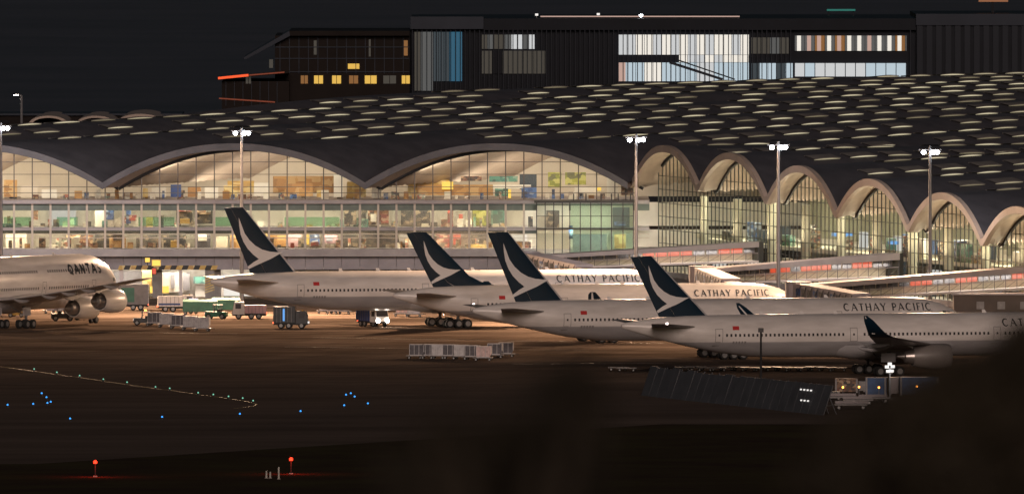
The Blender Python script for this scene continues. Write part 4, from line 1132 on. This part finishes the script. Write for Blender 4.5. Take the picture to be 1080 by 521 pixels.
def link_tunnel(t, start, door, seed=0):
    """rotunda, telescopic tunnel and cab from the corridor's outer end to the aircraft door"""
    s, e = Vector(start), Vector(door)
    W(MB().tube([(s.x, s.y, s.z - .3), (s.x, s.y, s.z + 3.0)], 2.0, 16), 'rotunda', 'bridge_grey', t)
    W(MB().tube([(s.x, s.y, .03), (s.x, s.y, s.z - .3)], .6, 10), 'rotunda_column', 'steel', t)
    m = s + (e - s) * .55
    def seg(a, b, w, h, name, mm):
        W(MB().beam(a + Vector((0, 0, h / 2)), b + Vector((0, 0, h / 2)), w, h), name, mm, t)
    seg(s, m, 3.0, 2.9, 'tunnel', 'bridge_grey'); seg(m - (e - s) * .06, e, 2.5, 2.5, 'tunnel', 'bridge_grey')
    dd = (e - s).normalized()
    for k in range(10):
        q = s + (e - s) * (.05 + .05 * k); sd_ = Vector((dd.y, -dd.x, 0)) * 1.53
        if sd_.y > 0: sd_ = -sd_
        W(MB().beam(q + sd_ + Vector((0, 0, .3)), q + sd_ + (e - s) * .05 + Vector((0, 0, 2.6)), .12), 'brace', 'mullion_dark', t)
    sd_ = Vector((dd.y, -dd.x, 0)) * 1.56
    if sd_.y > 0: sd_ = -sd_
    for k in range(9):
        a_, b_2 = s + (e - s) * (.06 + .05 * k) + sd_, s + (e - s) * (.10 + .05 * k) + sd_
        W(MB().quad(a_ + Vector((0, 0, 1.1)), b_2 + Vector((0, 0, 1.1)), b_2 + Vector((0, 0, 2.3)), a_ + Vector((0, 0, 2.3))), 'window', 'ac_window' if k % 3 else 'blue_shop', t)
    W(MB().tube([e + Vector((0, 0, -.4)), e + Vector((0, 0, 3.0))], 1.8, 14), 'cab', 'bridge_grey', t)
    c = s + (e - s) * .72
    W(MB().box(c.x - .3, c.x + .3, c.y - .3, c.y + .3, .9, c.z), 'lift_column', 'steel', t)
    W(MB().box(c.x - 1.6, c.x + 1.6, c.y - .5, c.y + .5, .3, .9), 'bogie', 'rubber_dark', t)
def BP(u, v, Y): return at(u, v, Y)
def port_door(u, Yp, lx, ly=5.2): return (X(u, Yp) + lx * math.cos(YAW) - ly * math.sin(YAW), Yp + lx * math.sin(YAW) + ly * math.cos(YAW), 4.9)
def hh(u, v0, v1, Y): return Z(v0, Y) - Z(v1, Y)
t, P, _, _ = bridge('long glazed boarding bridge farthest back, in front of the first two concourse arches', BP(560, 284, 166), BP(800, 277, 178), hh(0, 270, 284, 166), hh(0, 255, 277, 178), [(.52, .70), (.84, .95)], seed=1)
link_tunnel(t, BP(556, 285, 164), port_door(473, 95, 31))
t, P, _, _ = bridge('middle glazed boarding bridge with red panels ending below the third concourse arch', BP(742, 300, 66), BP(948, 294, 92), hh(0, 284, 300, 66), hh(0, 267, 294, 92), [(.36, .46), (.55, .66), (.80, .90)], seed=2)
link_tunnel(t, BP(740, 301, 66), port_door(630, 19, 26.5))
t, P, _, _ = bridge('nearest glazed boarding bridge with red panels running off the right edge', BP(845, 318, -6), BP(1120, 303.5, 20), hh(0, 301, 318, -6), hh(0, 278.5, 303.5, 20), [(.45, .54), (.61, .70), (.84, .98)], endcap=False, seed=3)
link_tunnel(t, BP(842, 318, -6), port_door(762, -57, 31))
# low service block under the nearest bridge
Y = 6
o = thing('service_block', 'dark brown service block under the nearest boarding bridge at right', 'building', (X(1060, Y), Y, 0))
W(MB().box(X(1006, Y), X(1120, Y), Y, Y + 6, 0.03, Z(311, Y)), 'wall', 'block_brown', o)
W(MB().box(X(1004, Y - .4), X(1120, Y), Y - .4, Y + 6.4, Z(311, Y), Z(309.5, Y)), 'roof', 'bridge_grey', o)
for u in (1030, 1052, 1076): W(rect(u, u + 8, 318, 326, Y - .12, .1), 'door', 'veh_grey', o)

# ================================================================== GATE GANTRY AT LEFT
YQ = 236
g = thing('height_gantry', 'yellow and black striped height gantry spanning the service road under the terminal', 'gantry', (X(176, YQ), YQ, 0))
zb0, zb1 = Z(284.5, YQ), Z(280, YQ)
nst = 17
for i in range(nst):
    u0 = 124 + (228 - 124) * i / nst; u1 = 124 + (228 - 124) * (i + 1) / nst
    x0, x1 = X(u0, YQ), X(u1, YQ); sk = .3
    W(MB().hexa([(x0, YQ, zb0), (x1, YQ, zb0), (x1, YQ + .4, zb0), (x0, YQ + .4, zb0), (x0 + sk, YQ, zb1), (x1 + sk, YQ, zb1), (x1 + sk, YQ + .4, zb1), (x0 + sk, YQ + .4, zb1)]), 'stripe', 'gold' if i % 2 == 0 else 'stripe_black', g)
for u, w in ((128, .35), (190.5, .28), (221, .75)):
    x = X(u, YQ); W(MB().box(x - w, x + w, YQ + .45, YQ + 1.1, .03, zb1), 'post', 'bridge_white' if u < 200 else 'concrete', g)
x = X(221, YQ)
for i in range(7):
    z = 1.2 + i * .42; W(MB().hexa([(x - .78, YQ + .38, z), (x + .78, YQ + .38, z + .5), (x + .78, YQ + .44, z + .5), (x - .78, YQ + .44, z), (x - .78, YQ + .38, z + .22), (x + .78, YQ + .38, z + .72), (x + .78, YQ + .44, z + .72), (x - .78, YQ + .44, z + .22)]), 'stripe', 'gold', g)
def lit_sign(label, u0, u1, v0, v1, m, bm_='stripe_black'):
    Y = YQ - .3; o = thing('lit_sign', label, 'sign', (X((u0 + u1) / 2, Y), Y, 0))
    W(rect(u0 - .7, u1 + .7, v0 - .7, v1 + .7, Y, .25), 'case', bm_, o); W(rect(u0, u1, v0, v1, Y - .05, .04), 'face', m, o)
    W(MB().beam(at((u0 + u1) / 2, v1 + .5, Y + .2), at((u0 + u1) / 2, 281, Y + .45), .12), 'bracket', 'black_steel', o)
    return o
lit_sign('dark-cased amber gate sign on top of the striped gantry', 153, 158, 272, 276.5, 'sign_yellow')
lit_sign('wide bright yellow sign right of the amber gate sign', 160.5, 169, 274.5, 280.2, 'sign_yellow', 'gold')
lit_sign('red sign hanging under the striped gantry', 160.5, 164.5, 283, 289, 'sign_red')

# ================================================================== VEHICLES AND CARGO
def pl(u, v): p = gnd(u, v); return (p.x, p.y, 0.024)
def lamp(o, x, y, z, r, m, name='headlight', ax=(1, 0, 0)):
    a = Vector(ax) * .06; c = Vector((x, y, z)); MB().tube([c - a, c + a], r, 10).build(name, m, o)
def box_truck(label, u, v, rot, L, Wd, H_, body, cab, lights=None, extra=None, name='box_truck'):
    t = thing(name, label, 'truck', pl(u, v), R(rot))
    MB().box(-L / 2, L / 2, -Wd * .4, Wd * .4, .55, .85).build('chassis', 'rubber_dark', t)
    cl = 1.9
    c = MB(); c.hexa([(L / 2 - cl, -Wd / 2, .75), (L / 2, -Wd / 2, .75), (L / 2, Wd / 2, .75), (L / 2 - cl, Wd / 2, .75), (L / 2 - cl, -Wd / 2, 2.7), (L / 2 - .35, -Wd / 2 + .05, 2.7), (L / 2 - .35, Wd / 2 - .05, 2.7), (L / 2 - cl, Wd / 2, 2.7)])
    cb = c.build('cab', cab, t)
    MB().hexa([(L / 2 - .12, -Wd / 2 + .15, 1.65), (L / 2 - .10, -Wd / 2 + .15, 1.65), (L / 2 - .10, Wd / 2 - .15, 1.65), (L / 2 - .12, Wd / 2 - .15, 1.65), (L / 2 - .31, -Wd / 2 + .2, 2.55), (L / 2 - .28, -Wd / 2 + .2, 2.55), (L / 2 - .28, Wd / 2 - .2, 2.55), (L / 2 - .31, Wd / 2 - .2, 2.55)]).build('windscreen', 'ac_window', cb)
    for sg in (-1, 1): MB().box(L / 2 - 1.4, L / 2 - .5, sg * Wd / 2 - .02, sg * Wd / 2 + .02, 1.65, 2.45).build('side_window', 'ac_window', cb)
    bx = MB().box(-L / 2, L / 2 - cl - .1, -Wd / 2, Wd / 2, .9, H_).build('cargo_box', body, t)
    for i in range(1, 6):
        xx = -L / 2 + (L - cl - .1) * i / 6
        for sg in (-1, 1): MB().box(xx - .03, xx + .03, sg * Wd / 2 - .02, sg * Wd / 2 + .02, .95, H_ - .05).build('rib', 'veh_grey', bx)
    for xx in (L / 2 - 1.0, -L / 2 + 1.2, -L / 2 + 2.4):
        for sg in (-1, 1): wheel(t, xx, sg * (Wd / 2 - .2), .48, .3)
    for sg in (-1, 1):
        lamp(t, L / 2 + .02, sg * (Wd / 2 - .35), .95, .30 if lights == 'head_lamp' else .17, lights or 'ac_window')
        lamp(t, -L / 2 - .02, sg * (Wd / 2 - .3), .9, .12, 'tail_lamp', 'tail_light')
    MB().tube([(L / 2 - .9, 0, 2.7), (L / 2 - .9, 0, 2.88)], .1, 8).build('beacon', 'beacon_orange' if extra == 'beacon' else 'veh_yellow', t)
    return t
def spot(o, loc, direction, power, colr, size=70):
    d = bpy.data.lights.new('head_lamp', 'SPOT'); d.energy = power; d.spot_size = R(size); d.spot_blend = .5; d.color = colr; d.shadow_soft_size = .15
    l = bpy.data.objects.new('head_lamp', d); col.objects.link(l); l.parent = o; l.location = loc; l.rotation_euler = Vector(direction).to_track_quat('-Z', 'Y').to_euler()
def tug(label, u, v, rot, m, light=None, box_m=None, sc=1.0):
    t = thing('tow_tractor', label, 'tractor', pl(u, v), R(rot)); t.scale = (sc,) * 3
    MB().hexa([(-1.5, -.75, .35), (1.5, -.75, .35), (1.5, .75, .35), (-1.5, .75, .35), (-1.5, -.75, .95), (1.4, -.7, 1.05), (1.4, .7, 1.05), (-1.5, .75, .95)]).build('body', m, t)
    c = MB()
    for x_, y_ in ((-.7, -.65), (.3, -.65), (.3, .65), (-.7, .65)): c.beam((x_, y_, .95), (x_ * .9, y_ * .95, 1.9), .08)
    c.box(-.8, .4, -.72, .72, 1.9, 1.98); c.build('canopy', 'veh_grey', t)
    MB().box(-.75, -.2, -.5, .5, .95, 1.35).build('seat', 'rubber_dark', t)
    MB().tube([(.35, 0, 1.0), (.1, 0, 1.45)], .05, 6).build('steering_column', 'rubber_dark', t)
    if light: MB().tube([(-.2, 0, 1.98), (-.2, 0, 2.2)], .16, 8).build('beacon', light, t)
    for x_ in (-.95, .95):
        for y_ in (-.7, .7): wheel(t, x_, y_, .38, .25)
    lamp(t, 1.46, -.45, .8, .1, 'sign_white'); lamp(t, 1.46, .45, .8, .1, 'sign_white')
    return t
_dolly = None
def dolly(label, loc, rot, group):
    global _dolly
    if _dolly is None:
        t = thing('cargo_dolly', label, 'dolly', loc, rot, group)
        MB().box(-1.45, 1.45, -.85, .85, .42, .54).build('deck', 'veh_grey', t)
        MB().beam((1.45, 0, .48), (2.0, 0, .42), .08).build('drawbar', 'rubber_dark', t)
        for x_ in (-1, 1):
            for y_ in (-.7, .7): wheel(t, x_, y_, .21, .16)
        _dolly = t
        return t
    t = copy_tree(_dolly); t.location = loc; t.rotation_euler = (0, 0, rot); t['label'] = label; t['group'] = group
    return t
_uld = {}
def container(label, loc, rot, group, m):
    if m not in _uld:
        t = thing('cargo_container', label, 'container', loc, rot, group)
        sh = [(-.95, 0), (.95, 0), (1.22, .45), (1.22, 1.62), (-.95, 1.62)]
        q = MB(); q.loft([[(x, -.76, z) for x, z in sh], [(x, .76, z) for x, z in sh]]); q.build('shell', m, t)
        for x_ in (-.95, -.25, .45, 1.18): MB().box(x_ - .03, x_ + .03, -.79, -.765, .06 if x_ < 1 else .5, 1.60).build('frame_bar', 'steel', t)
        for z_ in (.04, 1.58): MB().box(-.93, .92, -.795, -.77, z_ - .04 + .0, z_ + .04).build('frame_rail', 'steel', t)
        _uld[m] = t; return t
    t = copy_tree(_uld[m]); t.location = loc; t.rotation_euler = (0, 0, rot); t['label'] = label; t['group'] = group
    return t
# train of containers on the open apron
N = 9; pA, pB = Vector(pl(439, 378.5)), Vector(pl(533, 377))
mts = ['uld_dark', 'uld_dark', 'uld', 'uld_dark', 'uld', 'uld_dark', 'uld_pink', 'uld_dark', 'uld_dark']
ys = [0, 0, -2, -3, -6, -9, -14, -2, 2]
for i in range(N):
    p = pA + (pB - pA) * i / (N - 1); p.y += ys[i]
    p.x += 0
    ro = R(-4)
    dolly(f'low dolly carrying the {ORD[i]} container from the left in the open apron train', p, ro, 'dollies of the open apron train')
    container(f'{"pale pink" if mts[i] == "uld_pink" else ("dark" if mts[i] == "uld_dark" else "grey")} cargo container, {ORD[i]} from the left in the train on the open apron', p + Vector((0, 0, .55)), ro, 'containers of the open apron train', mts[i])
# train beside the double-deck airliner
tug('dark tow tractor with amber beacon pulling the container train at left', 152, 343, 176, 'veh_dark', 'beacon_orange', sc=1.1)
pA, pB = Vector(pl(163, 344)), Vector(pl(213, 349.5))
mt2 = ['uld_dark', 'uld', 'uld_dark', 'uld', 'uld']
for i in range(5):
    p = pA + (pB - pA) * i / 4
    dolly(f'low wheeled dolly under the {ORD[i]} container behind the amber-lit tow tractor', p, R(-8), 'dollies of the left train')
    container(f'{"dark" if mt2[i] == "uld_dark" else "grey"} cargo container, {ORD[i]} in line behind the amber-lit tow tractor', p + Vector((0, 0, .55)), R(-8), 'containers of the left train', mt2[i])
# trucks
t = box_truck('dark box truck with blue-lit side parked under the leftmost tail section', 307, 346.5, -4, 5.4, 2.3, 3.4, 'veh_dark', 'veh_dark', 'sign_white')
MB().box(-1.2, -.9, -1.19, -1.16, 1.2, 3.1).build('light_bar', 'sign_blue', t)
t = box_truck('blue-grey box truck with glaring headlights driving toward the camera', 393, 344.5, -58, 6.0, 2.4, 3.3, 'veh_blue', 'veh_white', 'head_lamp')
for sg in (-1, 1): spot(t, (3.15, sg * .85, .95), (1, 0, -.10), 2500, (1, .86, .7)); lamp(t, 2.7, sg * .85, 2.75, .12, 'sign_white', 'roof_lamp')
t = box_truck('grey catering truck with white tail end behind the near engine at left', 134, 327, 180, 6.8, 2.4, 4.1, 'veh_grey', 'veh_grey', None, None, 'catering_truck')
W_ = MB().box(-3.5, -3.42, -1.2, 1.2, .9, 4.1); W_.build('tail_panel', 'veh_white', t)
for i in range(5): MB().box(-3.56, -3.505, -.6, .6, 1.4 + i * .5, 1.7 + i * .5).build('vent', 'veh_dark', t)
MB().box(-1.2, .9, 1.21, 1.25, 1.3, 3.6).build('graphic_panel', 'veh_green', t)
t = box_truck('small pinkish white van left of the dark box truck', 263, 336.5, 180, 5.4, 2.0, 2.2, 'veh_pink', 'veh_white', None, None, 'delivery_van')
t = box_truck('white shuttle van crossing in front of the striped gantry', 186, 329, 4, 6.0, 2.1, 2.5, 'veh_white', 'veh_white', 'sign_white', None, 'shuttle_van')
MB().box(-2.9, .6, -1.08, -1.055, 1.1, 1.4).build('side_stripe', 'veh_blue', t)
for i, (u, v, w, m) in enumerate(((211, 332, 5.5, 'veh_green'), (238, 330, 4.6, 'veh_green'), (204, 331, 1.6, 'veh_blue'))):
    t = thing('cargo_crate', ('long dark green covered cart right of the white shuttle van', 'dark green covered cart behind the small tractor near the leftmost tail', 'narrow blue crate at the end of the green cart')[i], 'cart', pl(u, v), 0)
    MB().box(-w / 2, w / 2, -.9, .9, .5, 2.1).build('body', m, t)
    MB().hexa([(-w / 2 - .05, -.95, 2.1), (w / 2 + .05, -.95, 2.1), (w / 2 + .05, .95, 2.1), (-w / 2 - .05, .95, 2.1), (-w / 2 + .1, -.5, 2.45), (w / 2 - .1, -.5, 2.45), (w / 2 - .1, .5, 2.45), (-w / 2 + .1, .5, 2.45)]).build('cover', m, t)
    for x_ in (-w / 2 + .4, w / 2 - .4):
        for y_ in (-.8, .8): wheel(t, x_, y_, .28, .18)
tug('small dark green tractor under the leftmost tail cone', 228, 336.5, 170, 'veh_green', None, sc=1.15)
tug('dark tow tractor without beacon in front of the double-deck airliner', 66, 338.5, 4, 'veh_dark', None, sc=1.2)
tug('cream tow tractor with orange beacon beside the near engine', 89, 337.5, 176, 'veh_yellow', 'beacon_orange', sc=1.2)
tug('dark blue tractor with bright lamp at the far left edge', 6, 333.5, 5, 'veh_blue', 'sign_white', sc=1.3)
tug('yellow belt tractor just right of the dark blue one at far left', 17, 334.5, 178, 'veh_yellow', None, sc=.9)
for i, (u, v) in enumerate(((343, 331), (352, 331.2), (361, 331.4), (424, 334), (436, 334.5))):
    p = Vector(pl(u, v)); dolly(f'{ORD[i]} dolly from the left in the dim row behind the leftmost airliner', p, 0, 'dollies behind the leftmost airliner')
    container(f'{ORD[i]} container from the left in the dim row behind the leftmost airliner', p + Vector((0, 0, .55)), 0, 'containers behind the leftmost airliner', ['uld', 'uld_dark', 'uld_pink', 'uld_pink', 'uld'][i])
for i, u in enumerate((55, 63, 71, 79)):
    p = Vector(pl(u, 330.5)); dolly(f'{ORD[i]} dolly from the left under the double-deck wing', p, 0, 'dollies under the double-deck wing')
    container(f'{ORD[i]} container from the left under the double-deck wing', p + Vector((0, 0, .55)), 0, 'containers under the double-deck wing', ['uld_pink', 'uld', 'uld', 'uld_pink'][i])
# row of empty dollies behind the blast fence
dr = [652, 661] + [722 + i * 11.5 for i in range(15)]
for i, u in enumerate(dr):
    p = Vector(pl(u, 391 + .6 * math.sin(i * 1.7)))
    nm_ = ['left dolly of the pair left of the blast fence', 'right dolly of the pair left of the blast fence'][i] if i < 2 else f'empty dolly, {ORD[i - 2]} from the left in the row behind the blast fence'
    dolly(nm_, p, R(rnd.uniform(-4, 4)), 'empty dollies by the blast fence')

# ================================================================== BLAST FENCE
p0, p1_ = gnd(676, 417), gnd(868, 438)
hfe = 4.0
bf = thing('blast_fence', 'long grey slanted blast fence standing on the dark apron edge', 'fence', tuple(p0))
nf = 24; dv = (p1_ - p0); dn = Vector((-dv.y, dv.x, 0)).normalized()
if dn.y < 0: dn = -dn
for i in range(nf):
    a = p0 + dv * (i + .012) / nf; b = p0 + dv * (i + .988) / nf
    zt = hfe + (rnd.uniform(-.22, .12) if i < 12 else rnd.uniform(-.05, .05))
    W(MB().hexa([a, b, b + dn * .12, a + dn * .12, a + dn * 1.4 + Vector((0, 0, zt)), b + dn * 1.4 + Vector((0, 0, zt)), b + dn * 1.52 + Vector((0, 0, zt)), a + dn * 1.52 + Vector((0, 0, zt))]), 'panel', 'blast', bf)
    c = p0 + dv * i / nf
    W(MB().beam(c + dn * .34, c + dn * 1.72 + Vector((0, 0, hfe + .06)), .12), 'rib', 'blast', bf)
    W(MB().beam(c + dn * 3.0, c + dn * 1.5 + Vector((0, 0, hfe * .9)), .12), 'strut', 'blast', bf)
for j, z in enumerate((3.1, 1.7)):
    for i in range(4 if j == 0 else 3):
        c = p0 + dv * (.845 + i * .018 + j * .02) + dn * (z / hfe * 1.4 - .06) + Vector((0, 0, z))
        W(MB().box(c.x - .17, c.x + .17, c.y - .05, c.y, c.z - .1, c.z + .1), 'marker_plate', 'sign_white', bf)

# ================================================================== YARD AT THE LOWER RIGHT
def crate(label, u, v, w, h, m, name='storage_crate', d=2.2, cat='crate'):
    t = thing(name, label, cat, pl(u, v), R(rnd.uniform(-6, 6)))
    MB().box(-w / 2, w / 2, -d / 2, d / 2, .15, h).build('body', m, t)
    for x_ in (-w / 2 + .15, w / 2 - .15): MB().box(x_ - .12, x_ + .12, -d / 2 - .04, d / 2 + .04, .0, h + .04).build('corner_post', 'veh_grey', t)
    MB().box(-w / 2 - .03, w / 2 + .03, -d / 2 - .03, d / 2 + .03, h, h + .08).build('lid', m, t)
    return t
crate('blue tarpaulin-covered crate left of the white yard lamp', 924, 417, 2.9, 2.4, 'tarp_blue')
crate('wide blue tarpaulin-covered crate right of the white yard lamp', 969, 417, 5.4, 2.5, 'tarp_blue')
crate('grey crate directly behind the white yard lamp', 945, 416, 2.0, 2.3, 'panel_grey')
crate('ochre crate at the left end of the yard', 893, 414, 3.2, 1.9, 'brown_shop')
crate('small grey crate between the ochre and blue crates', 908, 413, 1.2, 1.4, 'veh_grey')
crate('low dark crate at the left end of the yard front row', 874, 421, 3.0, 1.0, 'veh_dark')
for i, (u, v, w) in enumerate(((885, 424, 5), (905, 427, 4), (898, 432, 4.5), (922, 425, 4))):
    t = thing('yard_trailer', ['long flat trailer in front of the ochre crate', 'flat trailer in front of the small grey crate', 'lowest flat trailer of the yard', 'flat trailer in front of the left blue crate'][i], 'trailer', pl(u, v), R(rnd.uniform(-10, 10)), 'flat trailers in the yard')
    MB().box(-w / 2, w / 2, -1, 1, .6, .8).build('deck', 'veh_grey', t); MB().beam((-w / 2, 0, .7), (-w / 2 - 1.2, 0, .45), .12).build('drawbar', 'rubber_dark', t)
    MB().box(-w / 2, w / 2, .95, 1.03, .8, 1.15).build('side_board', 'panel_grey', t)
    for x_ in (-w / 2 + .6, w / 2 - .6):
        for y_ in (-.9, .9): wheel(t, x_, y_, .32, .2)
for i, (u, v) in enumerate(((906, 412), (927, 412.5), (967, 411.5), (889, 412.3))):
    t = thing('warning_lamp', f'small orange warning lamp, {["second", "third", "fourth", "first"][i]} from the left among the yard crates', 'lamp', pl(u, v + 6), 0, 'orange warning lamps in the yard')
    zt = Z(v - 3, t.location.y)
    MB().tube([(0, 0, 0), (0, 0, zt)], .05, 6).build('post', 'mast', t); MB().tube([(0, 0, zt), (0, 0, zt + .24)], .12, 8).build('lens', 'beacon_orange', t)
t = thing('yard_lamp', 'short lamp pole with bright white head in front of the nearest wing', 'lamp post', pl(938.5, 420))
zt = Z(388, t.location.y)
MB().tube([(0, 0, 0), (0, 0, zt)], [.12, .08], 8).build('pole', 'mast', t)
for a in range(5):
    an = R(72 * a + 20); MB().box(-.28, .28, -.1, .1, -.2, .2).build('lamp_head', 'sign_white', t).location = (math.cos(an) * .42, -.1, zt + math.sin(an) * .55)
d = bpy.data.lights.new('yard_light', 'POINT'); d.energy = 200; d.color = (1, .95, .9); d.shadow_soft_size = .5
o = bpy.data.objects.new('yard_light', d); col.objects.link(o); o.parent = t; o.location = (0, -1.0, zt)
t = thing('camera_post', 'thin dark post standing in front of the nearest fuselage', 'post', pl(802.5, 402))
zt = Z(346, t.location.y)
MB().tube([(0, 0, 0), (0, 0, zt)], [.17, .13], 8).build('pole', 'black_steel', t); MB().box(-.4, .4, -.3, .3, zt - .6, zt).build('camera_box', 'black_steel', t)
MB().box(-.3, .3, -.3, .3, 0, .3).build('footing', 'concrete', t)

# ================================================================== TAXIWAY LIGHTS AND MARKINGS
def marking(name, pts, w, m, z=.036):
    mb = MB(); L_, R_ = [], []
    for i, p in enumerate(pts):
        a, b = pts[max(i - 1, 0)], pts[min(i + 1, len(pts) - 1)]; d = (b - a).normalized(); nn = Vector((-d.y, d.x, 0)) * (w / 2)
        L_.append((p.x + nn.x, p.y + nn.y, z)); R_.append((p.x - nn.x, p.y - nn.y, z))
    mb.loft([L_, R_], cap=False, close=False); return struct(mb.build(name, m))
cl = [(-30, 384), (0, 386.5), (36, 391.5), (60, 395), (84, 398), (109, 402), (134, 405.5), (164, 410), (179, 411.5), (209, 416), (225, 418), (241, 420.5), (256, 422.5), (266, 424.8), (271, 426.2), (268, 428), (258, 429.6), (244, 431)]
pts = [gnd(u, v) for u, v in cl]
fine = []
for i in range(len(pts) - 1):
    for k in range(6): fine.append(pts[i].lerp(pts[i + 1], k / 6))
marking('taxi_centreline', fine, .28, 'paint_yellow')
for a, b in (((-10, 349), (250, 352)), ((330, 356), (700, 362)), ((300, 366), (620, 370)), ((540, 384), (700, 383))):
    pa, pb = gnd(*a), gnd(*b); marking('apron_line', [pa.lerp(pb, i / 8) for i in range(9)], .35, 'paint_white')
def gl_light(name, label, u, v, m, group, r=.13, h=.28, cat='taxiway light'):
    t = thing(name, label, cat, tuple(gnd(u, v) + Vector((0, 0, .013))), 0, group)
    MB().tube([(0, 0, 0), (0, 0, h)], [.14, .09], 8).build('base', 'veh_dark', t)
    MB().tube([(0, 0, h), (0, 0, h + r), (0, 0, h + 1.7 * r)], [r, r, r * .4], 10).build('lens', m, t)
    return t
gr = [(36, 391.5), (60, 395), (84, 398.5), (109, 402.3), (134, 405.5), (164, 410.5), (179, 412), (209, 416.6), (225, 418.5), (241, 420.5), (256, 422.3), (267, 425)]
for i, (u, v) in enumerate(gr): gl_light('taxiway_centre_light', f'green taxiway centre light, {ORD[i]} from the left along the curved line', u, v, 'green_light', 'green centre lights', r=.10)
blu = [(8, 429.5), (35, 428.5), (44, 417.3), (49, 421.5), (50, 427.5), (53.5, 426.3), (74, 444), (171, 442.3), (253, 439), (317, 436.2), (363, 430), (365, 418.8), (370, 417.3), (374, 420.8), (388, 428)]
for i, (u, v) in enumerate(blu): gl_light('taxiway_edge_light', f'blue taxiway edge light, {ORD[i]} from the left', u, v, 'blue_light', 'blue edge lights', r=.12)
for i, (u, v, lab) in enumerate(((100.5, 488.5, 'left red obstruction light glowing in the dark foreground'), (307, 485.5, 'right red obstruction light glowing in the dark foreground'))):
    g_ = gnd(u, v + 14); zt = Z(v, g_.y)
    t = thing('obstruction_light', lab, 'warning light', tuple(g_), 0, 'red obstruction lights')
    MB().tube([(0, 0, 0), (0, 0, zt)], [.09, .06], 8).build('post', 'black_steel', t)
    MB().box(-.25, .25, -.25, .25, 0, .12).build('footing', 'concrete', t)
    for dx_ in (-.16, .16) if False else (0,): MB().tube([(dx_, 0, zt), (dx_, 0, zt + .25), (dx_, 0, zt + .42)], [.24, .26, .1], 10).build('lens', 'red_light', t)
    d = bpy.data.lights.new('red_lamp', 'POINT'); d.energy = 420; d.color = (1, .03, .01); d.shadow_soft_size = .3
    o = bpy.data.objects.new('red_lamp', d); col.objects.link(o); o.parent = t; o.location = (0, -.6, zt + .3)
for i, (u, v, h) in enumerate(((281, 504, .9), (285, 504, .8), (294, 505, 1.5))):
    t = thing('marker_stake', ['left stake of three by the right red light', 'middle stake of three by the right red light', 'tallest stake, nearest the right red light'][i], 'stake', tuple(gnd(u, v)), 0, 'marker stakes')
    MB().tube([(0, 0, 0), (0, 0, h)], [.12, .10], 8).build('stake', 'paint_white', t); MB().box(-.2, .2, -.2, .2, 0, .08).build('base', 'concrete', t)

# ================================================================== FOREGROUND TREES ON THE HILLSIDE
def hill_z(d):
    for (a, za), (b, zb) in zip(prof, prof[1:]):
        if a <= d <= b: return za + (zb - za) * (d - a) / (b - a)
    return 0
def tree(label, d, clumps, seed, leaf=.10, dens=1.0, name='shrub_tree'):
    """clumps: (u, v, radius px) as seen; d metres in front of the camera"""
    rr = random.Random(seed); Y = CAM_Y + d
    bx, by = at(clumps[0][0], 521, Y).x, Y; bz = hill_z(d) - .2
    t = thing(name, label, 'tree', (bx, by, bz))
    tips = []
    s = d / FPX
    cl_ = [(at(u, v, Y + rr.uniform(-.5, .5)), r * s) for u, v, r in clumps]
    tr = MB(); top = sum((c for c, _ in cl_), Vector()) / len(cl_); top.z -= 1.2
    tr.tube([(bx, by, bz), (bx * .6 + top.x * .4, by, bz * .5 + top.z * .5), tuple(top)], [.22, .15, .10], 8)
    for c, r in cl_: tr.tube([tuple(top - Vector((0, 0, rr.uniform(0, 1.0)))), tuple((top + c) / 2 + Vector((rr.uniform(-.1, .1), rr.uniform(-.1, .1), -.1))), tuple(c)], [.06, .035, .015], 6)
    W(tr, 'trunk', 'bark', t)
    lf = MB()
    for c, r in cl_:
        for k in range(int(dens * 900 * (r / .25) ** 2)):
            v = Vector((rr.gauss(0, 1), rr.gauss(0, 1), rr.gauss(0, 1))).normalized() * (rr.random() ** .45) * r
            v.y *= 1.3; p = c + v
            a = Vector((rr.gauss(0, 1), rr.gauss(0, 1), rr.gauss(0, 1))).normalized(); b = a.orthogonal().normalized(); q = rr.uniform(.5, 1.1) * leaf
            cc = a.cross(b)
            lf.add([p - a * q, p + b * q * .42 + cc * q * .1, p + a * q, p - b * q * .42 + cc * q * .1], [(0, 1, 2, 3)])
    W(lf, 'crown', 'leaf', t)
    return t
tree('large dark out-of-focus tree filling the lower right corner', 62, [(1080, 470, 70), (1085, 372, 34), (1058, 392, 34), (1024, 410, 34), (990, 424, 32), (955, 444, 34), (915, 462, 30), (1050, 430, 52), (1085, 400, 40), (1010, 440, 40), (1040, 400, 26), (985, 470, 46), (945, 470, 40), (1000, 500, 60), (930, 510, 46), (890, 490, 34), (1080, 520, 60), (965, 430, 26), (1075, 372, 22), (880, 520, 40), (1020, 410, 24), (880, 465, 20), (868, 500, 34)], 1, .07, 1.5)
tree('faint sparse out-of-focus bush rising at the bottom centre', 46, [(560, 480, 60), (600, 420, 34), (580, 440, 34), (615, 400, 20), (520, 470, 36), (500, 510, 50), (450, 510, 40), (600, 500, 50), (480, 450, 22), (450, 455, 16), (630, 430, 20), (420, 500, 22), (570, 405, 16)], 2, .05, .5, 'hillside_bush')
print('objects', len(bpy.data.objects))
